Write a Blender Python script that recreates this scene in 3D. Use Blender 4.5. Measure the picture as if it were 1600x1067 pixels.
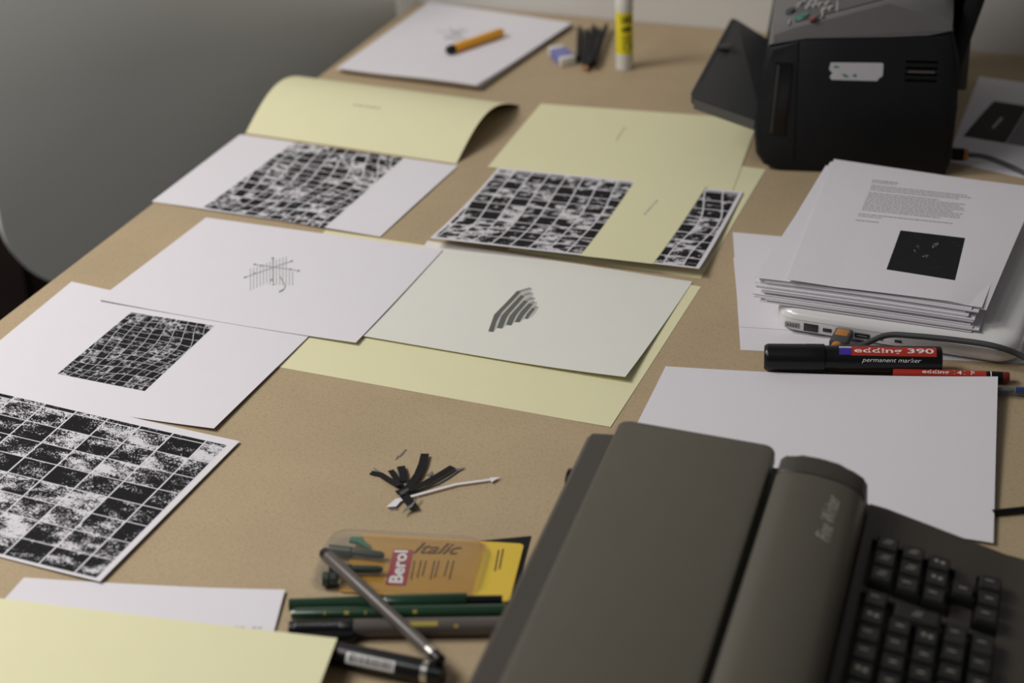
import bpy, bmesh, math, random
from mathutils import Vector, Matrix
random.seed(7)
S = bpy.context.scene
for o in list(bpy.data.objects): bpy.data.objects.remove(o)
COL = S.collection
TZ = 0.74                      # height of the table top above the floor (m)
# ------------------------------------------------------------------ camera
CAM = Vector((0.69501, -1.60607, 0.95187))          # relative to the table top
RGT = Vector((0.92473449, 0.37898624, -0.03515043))
UPV = Vector((-0.15518708, 0.45975725, 0.87437992))
FWD = Vector((-0.34753862, 0.80311438, -0.48396715))
FPX = 3040.76
cd = bpy.data.cameras.new('camera'); cam = bpy.data.objects.new('camera', cd); COL.objects.link(cam)
M = Matrix.Identity(4)
for i in range(3):
    M[i][0] = RGT[i]; M[i][1] = UPV[i]; M[i][2] = -FWD[i]; M[i][3] = CAM[i] + (TZ if i == 2 else 0)
cam.matrix_world = M
cd.sensor_width = 36; cd.lens = FPX/1600*36; cd.clip_start = .05; cd.clip_end = 60
cd.dof.use_dof = True; cd.dof.focus_distance = 1.88; cd.dof.aperture_fstop = 3.6
S.camera = cam
# ------------------------------------------------------------------ light
w = bpy.data.worlds.new('world'); S.world = w; w.use_nodes = True
w.node_tree.nodes['Background'].inputs[0].default_value = (.92, .95, 1, 1)
w.node_tree.nodes['Background'].inputs[1].default_value = .095
def area(name, loc, target, sx, sy, power, col):
    l = bpy.data.lights.new(name, 'AREA'); l.shape = 'RECTANGLE'; l.size = sx; l.size_y = sy; l.energy = power; l.color = col
    o = bpy.data.objects.new(name, l); COL.objects.link(o)
    o.location = loc; o.rotation_euler = (Vector(target)-Vector(loc)).to_track_quat('-Z', 'Y').to_euler()
# a ceiling lamp and an added fill light, outside the picture, flush with a 2.7 m ceiling and facing straight down
area('ceiling_lamp_left_offscreen', (-1.75, -.55, 2.66), (-1.75, -.55, 0), 1.2, .7, 55, (1, .972, .945))
area('fill_light_near_offscreen', (-1.0, -1.45, 2.66), (-1.0, -1.45, 0), 1.0, .6, 20, (1, .972, .945))  # added fill, brightens the grey board and the back wall
S.view_settings.view_transform = 'Standard'; S.view_settings.look = 'None'
S.view_settings.gamma = 1; S.view_settings.use_curve_mapping = False; S.view_settings.exposure = -.1
# ------------------------------------------------------------------ materials
def new_mat(name):
    m = bpy.data.materials.new(name); m.use_nodes = True
    return m, m.node_tree, m.node_tree.nodes['Principled BSDF']
class NT:
    def __init__(s, nt): s.nt = nt
    def n(s, t, **k):
        x = s.nt.nodes.new(t)
        for a, v in k.items(): setattr(x, a, v)
        return x
    def l(s, a, b): s.nt.links.new(a, b)
    def math(s, op, a, b=None, c=None):
        x = s.n('ShaderNodeMath', operation=op)
        for i, v in enumerate((a, b, c)):
            if v is None: continue
            if isinstance(v, (int, float)): x.inputs[i].default_value = v
            else: s.l(v, x.inputs[i])
        return x.outputs[0]
def mat(name, col, rough=.5, var=.06, scale=40, bump=0, bscale=300, metal=0, spec=.5, coat=0, detail=3):
    m, nt, b = new_mat(name); T = NT(nt)
    b.inputs['Roughness'].default_value = rough; b.inputs['Metallic'].default_value = metal
    b.inputs['Specular IOR Level'].default_value = spec; b.inputs['Coat Weight'].default_value = coat
    tc = T.n('ShaderNodeTexCoord')
    no = T.n('ShaderNodeTexNoise'); no.inputs['Scale'].default_value = scale; no.inputs['Detail'].default_value = detail
    T.l(tc.outputs['Object'], no.inputs['Vector'])
    mx = T.n('ShaderNodeMix', data_type='RGBA')
    mx.inputs[6].default_value = (*[c*(1-var) for c in col], 1); mx.inputs[7].default_value = (*[min(1, c*(1+var)) for c in col], 1)
    T.l(no.outputs[0], mx.inputs[0]); T.l(mx.outputs[2], b.inputs['Base Color'])
    if bump:
        n2 = T.n('ShaderNodeTexNoise'); n2.inputs['Scale'].default_value = bscale; T.l(tc.outputs['Object'], n2.inputs['Vector'])
        bp = T.n('ShaderNodeBump'); bp.inputs['Strength'].default_value = bump; bp.inputs['Distance'].default_value = .0005
        T.l(n2.outputs[0], bp.inputs['Height']); T.l(bp.outputs[0], b.inputs['Normal'])
    return m
def hexl(h):
    r = []
    for i in (0, 2, 4):
        c = int(h[i:i+2], 16)/255; r.append(c/12.92 if c <= .04045 else ((c+.055)/1.055)**2.4)
    return tuple(r)
MT = {}
def mdf():
    m, nt, b = new_mat('mdf_board'); T = NT(nt); b.inputs['Roughness'].default_value = .62; b.inputs['Specular IOR Level'].default_value = .3
    tc = T.n('ShaderNodeTexCoord'); cr = T.n('ShaderNodeValToRGB'); mx = T.n('ShaderNodeMix', data_type='RGBA', blend_type='MULTIPLY')
    a = T.n('ShaderNodeTexNoise'); a.inputs['Scale'].default_value = 420; a.inputs['Detail'].default_value = 4; a.inputs['Roughness'].default_value = .7
    c = T.n('ShaderNodeTexNoise'); c.inputs['Scale'].default_value = 9; c.inputs['Detail'].default_value = 4
    T.l(tc.outputs['Object'], a.inputs['Vector']); T.l(tc.outputs['Object'], c.inputs['Vector'])
    e = cr.color_ramp.elements
    e[0].position = .30; e[0].color = (.34, .25, .15, 1); e[1].position = .68; e[1].color = (.51, .395, .25, 1)
    e2 = e.new(.42); e2.color = (.465, .355, .218, 1)
    T.l(a.outputs[0], cr.inputs[0]); T.l(cr.outputs[0], mx.inputs[6])
    r2 = T.n('ShaderNodeValToRGB'); r2.color_ramp.elements[0].position = .3; r2.color_ramp.elements[1].position = .7
    r2.color_ramp.elements[0].color = (.9, .9, .9, 1); r2.color_ramp.elements[1].color = (1, 1, 1, 1)
    T.l(c.outputs[0], r2.inputs[0]); T.l(r2.outputs[0], mx.inputs[7]); mx.inputs[0].default_value = 1
    T.l(mx.outputs[2], b.inputs['Base Color'])
    return m
MT['mdf'] = mdf()
MT['wall'] = mat('painted_wall', (.72, .70, .66), .8, .03, 6, .2, 200)
MT['floor'] = mat('dark_floor', (.035, .024, .02), .6, .2, 5)
MT['board'] = mat('grey_board', (.74, .75, .70), .55, .03, 4, .05, 150)
MT['darkwood'] = mat('dark_brown_wood', (.014, .008, .007), .6, .3, 12, spec=.2)  # near-black tone stands in for shade in the gap by the board
MT['steel'] = mat('grey_steel', (.3, .3, .3), .4, .04, 20, metal=.6)
MT['paper'] = mat('white_paper', (.78, .75, .79), .75, .015, 30, .12, 500, spec=.25)
MT['paper2'] = mat('off_white_paper', (.79, .78, .715), .75, .015, 30, .12, 500, spec=.25)
MT['cream'] = mat('cream_card', (.80, .765, .49), .7, .02, 30, .12, 500, spec=.25)
MT['ink'] = mat('printed_black', (.016, .016, .017), .6, .2, 60, spec=.2)
MT['greyink'] = mat('grey_ink', (.30, .29, .30), .6, .15, 400)
MT['paleink'] = mat('pale_pencil', (.46, .45, .46), .7, .1, 400)
MT['faint'] = mat('faint_type', (.36, .34, .24), .7, .1, 400)
MT['charcoal'] = mat('charcoal_hatching', (.13, .13, .12), .8, .35, 900)
MT['lightgrey'] = mat('light_pencil_shade', (.52, .52, .47), .8, .08, 500)
MT['blackpaper'] = mat('black_paper', (.010, .010, .011), .6, .15, 100, .2, 400, spec=.2)
MT['greypaper'] = mat('grey_paper', (.19, .175, .17), .7, .1, 100)
MT['midgrey'] = mat('mid_grey_photo', (.16, .15, .165), .6, .2, 60)
MT['bplast'] = mat('black_plastic', (.006, .006, .007), .3, .1, 60, spec=.35)
MT['bmatte'] = mat('black_matte_plastic', (.0085, .0095, .012), .55, .1, 60, .1, 900, spec=.25)
MT['dkgrey'] = mat('dark_grey_plastic', (.045, .046, .048), .5, .08, 60, .1, 900)
MT['gplast'] = mat('grey_plastic', (.155, .15, .148), .38, .04, 50, .1, 900)
MT['gplast2'] = mat('grey_plastic_dark', (.085, .083, .08), .45, .04, 50)
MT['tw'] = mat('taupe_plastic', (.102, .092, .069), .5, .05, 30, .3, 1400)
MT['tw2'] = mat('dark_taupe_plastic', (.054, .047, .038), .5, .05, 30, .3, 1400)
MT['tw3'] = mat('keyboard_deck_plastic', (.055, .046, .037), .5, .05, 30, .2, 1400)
MT['key'] = mat('key_plastic', (.017, .017, .016), .42, .1, 80)
MT['legend'] = mat('key_legend', (.30, .29, .24), .5, .1, 80)
MT['recess'] = mat('dark_recess_plastic', (.026, .026, .023), .5, .05, 30, .2, 1400)
MT['logo'] = mat('pale_logo_print', (.42, .41, .36), .5, .05, 80)
MT['white'] = mat('white_gloss_plastic', (.80, .79, .78), .18, .01, 20, coat=.4)
MT['port'] = mat('dark_port', (.03, .03, .032), .4, .1, 80)
MT['pin'] = mat('port_pins', (.35, .34, .32), .35, .1, 300, metal=.5)
MT['orange'] = mat('orange_plastic', (.88, .40, .015), .4, .04, 50)
MT['orange2'] = mat('dull_orange_plastic', (.50, .21, .05), .5, .04, 50)
MT['cable'] = mat('grey_cable', (.065, .067, .068), .5, .08, 60)
MT['red'] = mat('red_label', (.46, .035, .02), .35, .05, 80)
MT['violet'] = mat('violet_label', (.06, .035, .36), .35, .05, 80)
MT['labelwhite'] = mat('white_lettering', (.82, .80, .78), .4, .02, 80)
MT['redcap'] = mat('dark_red_plastic', (.20, .02, .012), .35, .05, 80)
MT['blue'] = mat('blue_plastic', (.04, .07, .36), .3, .05, 80)
MT['eraserblue'] = mat('blue_sleeve', (.20, .21, .48), .5, .05, 80)
MT['rubber'] = mat('white_rubber', (.74, .72, .67), .7, .04, 80)
MT['yellow'] = mat('yellow_label', (.84, .71, .02), .4, .04, 80)
MT['green'] = mat('green_dot', (.03, .20, .05), .4, .04, 80)
MT['card'] = mat('amber_card', (.72, .40, .07), .5, .06, 12)
MT['cardedge'] = mat('yellow_card_border', (.72, .50, .05), .5, .05, 12)
MT['berol'] = mat('red_logo_box', (.42, .06, .075), .5, .05, 80)
MT['brown'] = mat('brown_print', (.16, .085, .03), .6, .05, 80)
MT['dgreen'] = mat('dark_green_lacquer', (.012, .045, .02), .22, .1, 60, coat=.5)
MT['nibgreen'] = mat('grey_green_plastic', (.045, .065, .052), .35, .1, 60)
MT['fingreen'] = mat('green_plastic_clip', (.03, .15, .09), .35, .1, 60)
MT['gold'] = mat('gold_print', (.50, .40, .09), .35, .1, 80, metal=.3)
MT['pengrey'] = mat('grey_brown_barrel', (.105, .088, .078), .35, .08, 60)
MT['silver'] = mat('silver_metal', (.62, .60, .55), .25, .05, 60, metal=.9)
MT['pencilwood'] = mat('bare_wood', (.42, .22, .10), .6, .1, 90)
MT['sticker'] = mat('worn_white_sticker', (.60, .59, .63), .6, .08, 120)
MT['teal'] = mat('teal_print', (.02, .22, .16), .6, .1, 90)
MT['btnlight'] = mat('pale_button', (.30, .29, .28), .4, .05, 60)
MT['btngreen'] = mat('green_button', (.04, .16, .13), .4, .05, 60)
MT['btnred'] = mat('red_button', (.20, .06, .05), .4, .05, 60)
def clear(name, tint, gl=.12):
    m, nt, b = new_mat(name); T = NT(nt); nt.nodes.remove(b)
    tr = T.n('ShaderNodeBsdfTransparent'); tr.inputs[0].default_value = (*tint, 1)
    g = T.n('ShaderNodeBsdfGlossy'); g.inputs['Roughness'].default_value = .08
    fr = T.n('ShaderNodeLayerWeight'); fr.inputs[0].default_value = .5
    mx = T.n('ShaderNodeMixShader'); T.l(T.math('MULTIPLY_ADD', T.math('POWER', fr.outputs['Facing'], 4.), .75, gl*.35), mx.inputs[0])
    T.l(tr.outputs[0], mx.inputs[1]); T.l(g.outputs[0], mx.inputs[2]); T.l(mx.outputs[0], nt.nodes['Material Output'].inputs[0])
    return m
MT['clear'] = clear('clear_plastic', (.93, .93, .93))
MT['clearblue'] = clear('clear_barrel', (.75, .78, .82), .3)
# photographic grid prints
def gridprint(name, nx, ny, seed, thr, soft=.10, fine=70., famp=.30, lw=.045, warp=0., stretch=(1., 1.), lo=1.3, linecol=(.70, .68, .71), cellamp=.22, dark=(.02, .02, .022)):
    m, nt, b = new_mat(name); T = NT(nt); b.inputs['Roughness'].default_value = .6; b.inputs['Specular IOR Level'].default_value = .08
    uv = T.n('ShaderNodeUVMap'); sp = T.n('ShaderNodeSeparateXYZ'); T.l(uv.outputs[0], sp.inputs[0]); U, V = sp.outputs[0], sp.outputs[1]
    if warp:
        s1 = T.math('SINE', T.math('MULTIPLY_ADD', V, 6.6, .5)); d = T.math('SUBTRACT', U, .35)
        U2 = T.math('ADD', U, T.math('MULTIPLY', T.math('MULTIPLY', s1, d), warp*1.6))
        U2 = T.math('ADD', U2, T.math('MULTIPLY', T.math('SINE', T.math('MULTIPLY', V, 4.4)), -warp*.55))
        s2 = T.math('SINE', T.math('MULTIPLY_ADD', V, 9.0, T.math('MULTIPLY', U, 2.4)))
        V2 = T.math('ADD', V, T.math('MULTIPLY', s2, warp*.33))
        V2 = T.math('ADD', V2, T.math('MULTIPLY', T.math('SINE', T.math('MULTIPLY', U, 7.0)), warp*.10))
        U, V = U2, V2
    gx = T.math('MULTIPLY', U, nx); gy = T.math('MULTIPLY', V, ny)
    fx, fy = T.math('FRACT', gx), T.math('FRACT', gy); cx, cy = T.math('FLOOR', gx), T.math('FLOOR', gy)
    # white lines between the frames
    ex = T.math('ABSOLUTE', T.math('SUBTRACT', fx, .5)); ey = T.math('ABSOLUTE', T.math('SUBTRACT', fy, .5))
    line = T.math('MAXIMUM', T.math('GREATER_THAN', ex, .5-lw), T.math('GREATER_THAN', ey, .5-lw))
    cc = T.n('ShaderNodeCombineXYZ'); T.l(cx, cc.inputs[0]); T.l(cy, cc.inputs[1]); cc.inputs[2].default_value = seed
    wn = T.n('ShaderNodeTexWhiteNoise'); wn.noise_dimensions = '3D'; T.l(cc.outputs[0], wn.inputs['Vector'])
    pc = T.n('ShaderNodeCombineXYZ'); T.l(T.math('MULTIPLY', gx, stretch[0]), pc.inputs[0]); T.l(T.math('MULTIPLY', gy, stretch[1]), pc.inputs[1])
    T.l(T.math('MULTIPLY', wn.outputs['Value'], 37.), pc.inputs[2])
    n1 = T.n('ShaderNodeTexNoise'); n1.inputs['Scale'].default_value = lo; n1.inputs['Detail'].default_value = 3; n1.inputs['Roughness'].default_value = .55
    T.l(pc.outputs[0], n1.inputs['Vector'])
    n2 = T.n('ShaderNodeTexNoise'); n2.inputs['Scale'].default_value = fine; n2.inputs['Detail'].default_value = 2
    fc = T.n('ShaderNodeCombineXYZ'); T.l(gx, fc.inputs[0]); T.l(T.math('MULTIPLY', gy, 1.0), fc.inputs[1]); fc.inputs[2].default_value = seed*3.1
    n2.inputs['Scale'].default_value = fine/4; T.l(fc.outputs[0], n2.inputs['Vector'])
    v = T.math('ADD', n1.outputs[0], T.math('MULTIPLY', T.math('SUBTRACT', n2.outputs[0], .5), famp))
    v = T.math('ADD', v, T.math('MULTIPLY', T.math('SUBTRACT', wn.outputs['Value'], .5), cellamp))
    mr = T.n('ShaderNodeMapRange'); mr.inputs['From Min'].default_value = thr-soft/2; mr.inputs['From Max'].default_value = thr+soft/2
    T.l(v, mr.inputs['Value'])
    tot = T.math('MAXIMUM', mr.outputs[0], line)
    mx = T.n('ShaderNodeMix', data_type='RGBA'); mx.inputs[6].default_value = (*dark, 1); mx.inputs[7].default_value = (*linecol, 1)
    T.l(tot, mx.inputs[0]); T.l(mx.outputs[2], b.inputs['Base Color'])
    return m
MT['gridBL'] = gridprint('cloud_photo_grid', 8.6, 8.2, 3., .60, .03, 100., .95, .022, lo=1.35, stretch=(1., 1.4), cellamp=.30, dark=(.014, .014, .015))
MT['gridT'] = gridprint('warped_photo_grid', 9, 13, 8., .58, .12, 40., .5, .045, warp=.085, lo=2.2, stretch=(.9, 1.), dark=(.014, .014, .015))
MT['gridC'] = gridprint('small_warped_photo_grid', 9, 13, 5., .63, .16, 50., .5, .030, warp=.085, lo=2.2, linecol=(.56, .55, .58), dark=(.014, .014, .015))
MT['gridG'] = gridprint('narrow_photo_grid', 13.5, 9.2, 2., .59, .12, 50., .28, .042, lo=2.0, stretch=(.8, 1.1), warp=.02, dark=(.014, .014, .015))
MT['nightphoto'] = gridprint('dark_night_photo', 1, 1, 4., .86, .35, 200., .5, 0., lo=7., stretch=(.8, 3.), linecol=(.2, .2, .2), cellamp=0)
# ------------------------------------------------------------------ builders
MM = .001
def px(u, v, z=0.):
    """photo pixel -> world point (m) at height z (mm) above the table top"""
    d = RGT*((u-800)/FPX) - UPV*((v-533.5)/FPX) + FWD
    t = (z*MM - CAM.z)/d.z
    p = CAM + d*t
    return Vector((p.x, p.y, z*MM+TZ))
def tag(o, label=None, cat=None, group=None, kind=None):
    if label: o['label'] = label
    if cat: o['category'] = cat
    if group: o['group'] = group
    if kind: o['kind'] = kind
    return o
def thing(name, label, cat, loc=(0, 0, 0), rz=0., group=None):
    o = bpy.data.objects.new(name, None); o.empty_display_size = .02; COL.objects.link(o)
    o.location = loc; o.rotation_euler = (0, 0, rz); tag(o, label, cat, group); return o
def mobj(name, me, m, parent=None, smooth=False, loc=None):
    if m is not None and not me.materials: me.materials.append(MT[m] if isinstance(m, str) else m)
    if smooth:
        me.polygons.foreach_set('use_smooth', [True]*len(me.polygons))
        try: me.set_sharp_from_angle(angle=math.radians(38))
        except Exception: pass
    o = bpy.data.objects.new(name, me); COL.objects.link(o); o.parent = parent
    if loc is not None: o.location = loc
    return o
def pyd(name, vs, fs, m, parent=None, smooth=False, loc=None):
    me = bpy.data.meshes.new(name); me.from_pydata([tuple(v) for v in vs], [], fs); me.update()
    return mobj(name, me, m, parent, smooth, loc)
def bmo(name, bm, m, parent=None, smooth=True, loc=None):
    bmesh.ops.recalc_face_normals(bm, faces=bm.faces)
    me = bpy.data.meshes.new(name); bm.to_mesh(me); bm.free(); return mobj(name, me, m, parent, smooth, loc)
def box(name, c, s, m, parent=None, bev=0., seg=2, rot=None, top=None):
    """box centre c, size s (m); top = (sx, sy) scale of the upper face"""
    bm = bmesh.new(); bmesh.ops.create_cube(bm, size=1)
    for v in bm.verts:
        k = top if (top and v.co.z > 0) else (1, 1)
        v.co = Vector((v.co.x*s[0]*k[0], v.co.y*s[1]*k[1], v.co.z*s[2]))
    if bev: bmesh.ops.bevel(bm, geom=list(bm.edges), offset=bev, segments=seg, affect='EDGES', profile=.5)
    R_ = rot if rot is not None else Matrix.Identity(3)
    for v in bm.verts: v.co = R_ @ v.co + Vector(c)
    return bmo(name, bm, m, parent)
def prism(name, poly, y0, y1, m, parent=None, bev=0., seg=3, axis='y'):
    """polygon in (x, z), extruded along y (or in (x, y), extruded along z)"""
    bm = bmesh.new(); n = len(poly)
    def P(p, t): return (p[0], t, p[1]) if axis == 'y' else (p[0], p[1], t)
    a = [bm.verts.new(P(p, y0)) for p in poly]; b = [bm.verts.new(P(p, y1)) for p in poly]
    f0 = bm.faces.new(a); f1 = bm.faces.new(b[::-1])
    for i in range(n): bm.faces.new((a[i], b[i], b[(i+1) % n], a[(i+1) % n]))
    if bev:
        ed = set(f0.edges) | set(f1.edges)
        bmesh.ops.bevel(bm, geom=list(ed), offset=bev, segments=seg, affect='EDGES', profile=.5)
    return bmo(name, bm, m, parent)
def carve(o, cuts):
    """cut real recesses into a mesh; cuts = lists of (verts, faces) of closed solids in the object's space"""
    for vs, fs in cuts:
        bm = bmesh.new(); me = bpy.data.meshes.new('cut'); me.from_pydata([tuple(v) for v in vs], [], fs); bm.from_mesh(me)
        bmesh.ops.recalc_face_normals(bm, faces=bm.faces); bm.to_mesh(me); bm.free()
        c = bpy.data.objects.new('cut', me); COL.objects.link(c); c.parent = o.parent
        md = o.modifiers.new('cut', 'BOOLEAN'); md.operation = 'DIFFERENCE'; md.object = c; md.solver = 'EXACT'
        bpy.context.view_layer.update(); dg = bpy.context.evaluated_depsgraph_get()
        new = bpy.data.meshes.new_from_object(o.evaluated_get(dg)); o.modifiers.clear(); o.data = new; new.name = o.name
        bpy.data.objects.remove(c); bpy.data.meshes.remove(me)
HEX = [(0, 1, 2, 3), (7, 6, 5, 4), (0, 4, 5, 1), (1, 5, 6, 2), (2, 6, 7, 3), (3, 7, 4, 0)]
def cutbox(c, h):
    return [(c[0]+x*h[0]/2, c[1]+y*h[1]/2, c[2]+z*h[2]/2) for z in (1, -1) for x, y in ((-1, -1), (1, -1), (1, 1), (-1, 1))], HEX
def frame(ax, up=Vector((0, 0, 1))):
    x = Vector(ax).normalized(); y = up.cross(x)
    if y.length < 1e-4: y = Vector((0, 1, 0)).cross(x)
    y.normalize(); z = x.cross(y); return Matrix((x, y, z)).transposed()
def lathe(name, p, ax, prof, m, parent=None, n=20, sides=None, flat=False):
    """profile [(distance along ax, radius)...] turned about the axis through p"""
    R_ = frame(ax); vs, fs = [], []; p = Vector(p); n = sides or n
    for d, r in prof:
        for i in range(n):
            a = 2*math.pi*(i+.5)/n; vs.append(p + R_ @ Vector((d, r*math.cos(a), r*math.sin(a))))
    for j in range(len(prof)-1):
        for i in range(n):
            k = (i+1) % n; fs.append((j*n+i, j*n+k, (j+1)*n+k, (j+1)*n+i))
    fs.append(tuple(range(n))[::-1]); fs.append(tuple((len(prof)-1)*n+i for i in range(n)))
    o = pyd(name, vs, fs, m, parent, not flat); return o
def tube(name, pts, r, m, parent=None, n=10, sub=8):
    P = [Vector(p) for p in pts]; out = []
    for i in range(len(P)-1):
        p0 = P[max(i-1, 0)]; p1 = P[i]; p2 = P[i+1]; p3 = P[min(i+2, len(P)-1)]
        for k in range(sub):
            t = k/sub; out.append(.5*((2*p1)+(p2-p0)*t+(2*p0-5*p1+4*p2-p3)*t*t+(3*p1-p0-3*p2+p3)*t**3))
    out.append(P[-1]); vs, fs = [], []
    for i, c in enumerate(out):
        d = out[min(i+1, len(out)-1)]-out[max(i-1, 0)]; R_ = frame(d)
        for k in range(n):
            a = 2*math.pi*k/n; vs.append(c+R_ @ Vector((0, r*math.cos(a), r*math.sin(a))))
    for i in range(len(out)-1):
        for k in range(n): fs.append((i*n+k, i*n+(k+1) % n, (i+1)*n+(k+1) % n, (i+1)*n+k))
    fs.append(tuple(range(n))[::-1]); fs.append(tuple((len(out)-1)*n+k for k in range(n)))
    return pyd(name, vs, fs, m, parent, True)
_tc = {}
def text_geo(body, size=1., shear=0., bold=0., spacing=1.):
    key = (body, size, shear, bold, spacing)
    if key in _tc: return _tc[key]
    cu = bpy.data.curves.new('t', 'FONT'); cu.body = body; cu.size = size; cu.shear = shear; cu.offset = bold; cu.resolution_u = 3; cu.space_character = spacing
    ob = bpy.data.objects.new('t', cu); COL.objects.link(ob)
    dg = bpy.context.evaluated_depsgraph_get(); me = bpy.data.meshes.new_from_object(ob.evaluated_get(dg))
    vs = [v.co.copy() for v in me.vertices]; fs = [tuple(p.vertices) for p in me.polygons]
    bpy.data.objects.remove(ob); bpy.data.curves.remove(cu); bpy.data.meshes.remove(me)
    x0 = min(v.x for v in vs); x1 = max(v.x for v in vs); y0 = min(v.y for v in vs); y1 = max(v.y for v in vs)
    _tc[key] = ([((v.x-x0)/(x1-x0), (v.y-y0)/(y1-y0)) for v in vs], fs); return _tc[key]
def text(name, body, fn, m, parent=None, **k):
    """fn maps unit text coordinates (0..1, 0..1) to a point in the parent's space"""
    vs, fs = text_geo(body, **k); return pyd(name, [fn(a, b) for a, b in vs], fs, m, parent)
# ---- paper
class Surf:
    def __init__(s, corners, zf, m='paper', name='paper_sheet', label='', group=None, nx=24, ny=18, th=.22, cat='paper', shape=None, parent=None):
        """corners: near-left, near-right, far-right, far-left (x, y) in mm; zf(s, t) -> height in mm of the sheet's upper face"""
        s.c = [Vector(c[:2]) for c in corners]; s.zf = zf if callable(zf) else (lambda a, b, k=zf: k)
        s.org = Vector((sum(c.x for c in s.c)/4*MM, sum(c.y for c in s.c)/4*MM, TZ+s.zf(.5, .5)*MM))
        vs, fs, uv = [], [], []
        for k, off in ((0, 0), (1, -th)):
            for j in range(ny+1):
                for i in range(nx+1): vs.append(s.at(i/nx, j/ny, off)-s.org)
        N = (nx+1)*(ny+1)
        for j in range(ny):
            for i in range(nx):
                a = j*(nx+1)+i; q = (a, a+1, a+nx+2, a+nx+1); fs.append(q); fs.append(tuple(N+x for x in q[::-1]))
        rim = [i for i in range(nx)] + [j*(nx+1)+nx for j in range(ny)] + [ny*(nx+1)+i for i in range(nx, 0, -1)] + [j*(nx+1) for j in range(ny, 0, -1)]
        for i, a in enumerate(rim): b = rim[(i+1) % len(rim)]; fs.append((a, a+N, b+N, b))
        s.o = pyd(name, vs, fs, m, parent, False)
        me = s.o.data; sm = [True]*(2*nx*ny)+[False]*len(rim); me.polygons.foreach_set('use_smooth', sm); me.set_sharp_from_angle(angle=math.radians(35))
        s.o.location = s.org
        if label: tag(s.o, label, cat, group)
    def xy(s, a, b):
        c = s.c; return (c[0]*(1-a)+c[1]*a)*(1-b)+(c[3]*(1-a)+c[2]*a)*b
    def at(s, a, b, off=0.):
        p = s.xy(a, b); return Vector((p.x*MM, p.y*MM, TZ+(s.zf(a, b)+off)*MM))
    def inv(s, p):
        a = b = .5
        for _ in range(12):
            q = s.xy(a, b); e = p-q; da = (s.xy(a+.001, b)-q)/.001; db = (s.xy(a, b+.001)-q)/.001
            det = da.x*db.y-da.y*db.x; a += (e.x*db.y-e.y*db.x)/det; b += (da.x*e.y-da.y*e.x)/det
        return a, b
    def pix(s, u, v):
        a = b = .5
        for _ in range(6):
            z = s.zf(min(max(a, 0), 1), min(max(b, 0), 1)); p = px(u, v, z); a, b = s.inv(Vector((p.x, p.y))/MM)
        return a, b
    def decal(s, name, quad, m, nx=16, ny=12, off=.12, pixels=True, label=None):
        """quad near-left, near-right, far-right, far-left as photo pixels or sheet (s, t)"""
        q = [Vector(s.pix(*c)) if pixels else Vector(c) for c in quad]
        vs, fs, uvs = [], [], []
        for j in range(ny+1):
            for i in range(nx+1):
                a, b = i/nx, j/ny; st = (q[0]*(1-a)+q[1]*a)*(1-b)+(q[3]*(1-a)+q[2]*a)*b
                vs.append(s.at(st.x, st.y, off)-s.org); uvs.append((a, b))
        for j in range(ny):
            for i in range(nx): a = j*(nx+1)+i; fs.append((a, a+1, a+nx+2, a+nx+1))
        o = pyd(name, vs, fs, m, s.o, True); ul = o.data.uv_layers.new(name='UVMap')
        for lp in o.data.loops: ul.data[lp.index].uv = uvs[lp.vertex_index]
        if label: o['label'] = label
        return o
    def polys(s, name, polys, m, off=.12, label=None):
        """flat printed shapes: list of polygons in photo pixels"""
        vs, fs = [], []
        for P in polys:
            k = len(vs); vs += [s.at(*s.pix(*c), off)-s.org for c in P]; fs.append(tuple(range(k, k+len(P))))
        o = pyd(name, vs, fs, m, s.o)
        if label: o['label'] = label
        return o
    def sttext(s, name, body, q, m, off=.12, **k):
        q = [Vector(s.pix(*c)) for c in q]
        def fn(a, b):
            st = (q[0]*(1-a)+q[1]*a)*(1-b)+(q[3]*(1-a)+q[2]*a)*b; return s.at(st.x, st.y, off)-s.org
        return text(name, body, fn, m, s.o, **k)
def typed(surf, p, q, n, h, m):
    """a tiny typed word, too small to read: n separate letter marks from p to q"""
    p, q = Vector(p), Vector(q); d = (q-p)/n; r_ = random.Random(n); k = []
    for i in range(n): a = p+d*i; k.append(bar(a, a+d*r_.uniform(.45, .75), h*r_.uniform(.75, 1.1)))
    surf.polys('typed_word', k, m)
def pc(u, v, z=0.):
    p = px(u, v, z); return (p.x/MM, p.y/MM)
def bar(p, q, wpx):
    p, q = Vector(p), Vector(q); d = (q-p).normalized(); n = Vector((-d.y, d.x))*wpx/2
    return [tuple(p-n), tuple(q-n), tuple(q+n), tuple(p+n)]
# ================================================================== SETTING
def wall_y(x): return .912+.040*x
pyd('floor', [(-4, -4, 0), (4, -4, 0), (4, 1.6, 0), (-4, 1.6, 0), (-4, -4, -.05), (4, -4, -.05), (4, 1.6, -.05), (-4, 1.6, -.05)],
    [(0, 1, 2, 3), (7, 6, 5, 4), (0, 4, 5, 1), (1, 5, 6, 2), (2, 6, 7, 3), (3, 7, 4, 0)], 'floor')['kind'] = 'structure'
prism('wall_back', [(-4, wall_y(-4)), (3, wall_y(3)), (3, wall_y(3)+.1), (-4, wall_y(-4)+.1)], 0, 2.7, 'wall', axis='z')['kind'] = 'structure'
# ---- table
tb = thing('work_table', 'long raw brown fibreboard work table standing against the wall', 'table', (0, 0, 0))
TX0, TX1, TY0 = -.517, .98, -1.0
prism('tabletop', [(TX0, TY0), (TX1, TY0), (TX1, wall_y(TX1)-.002), (TX0, wall_y(TX0)-.002)], TZ-.028, TZ, 'mdf', tb, axis='z')
for x in (TX0+.12, TX1-.12):
    for y in (TY0+.12, .72):
        box('leg', (x, y, (TZ-.0285)/2), (.05, .05, TZ-.0285), 'steel', tb, .004)
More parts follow.
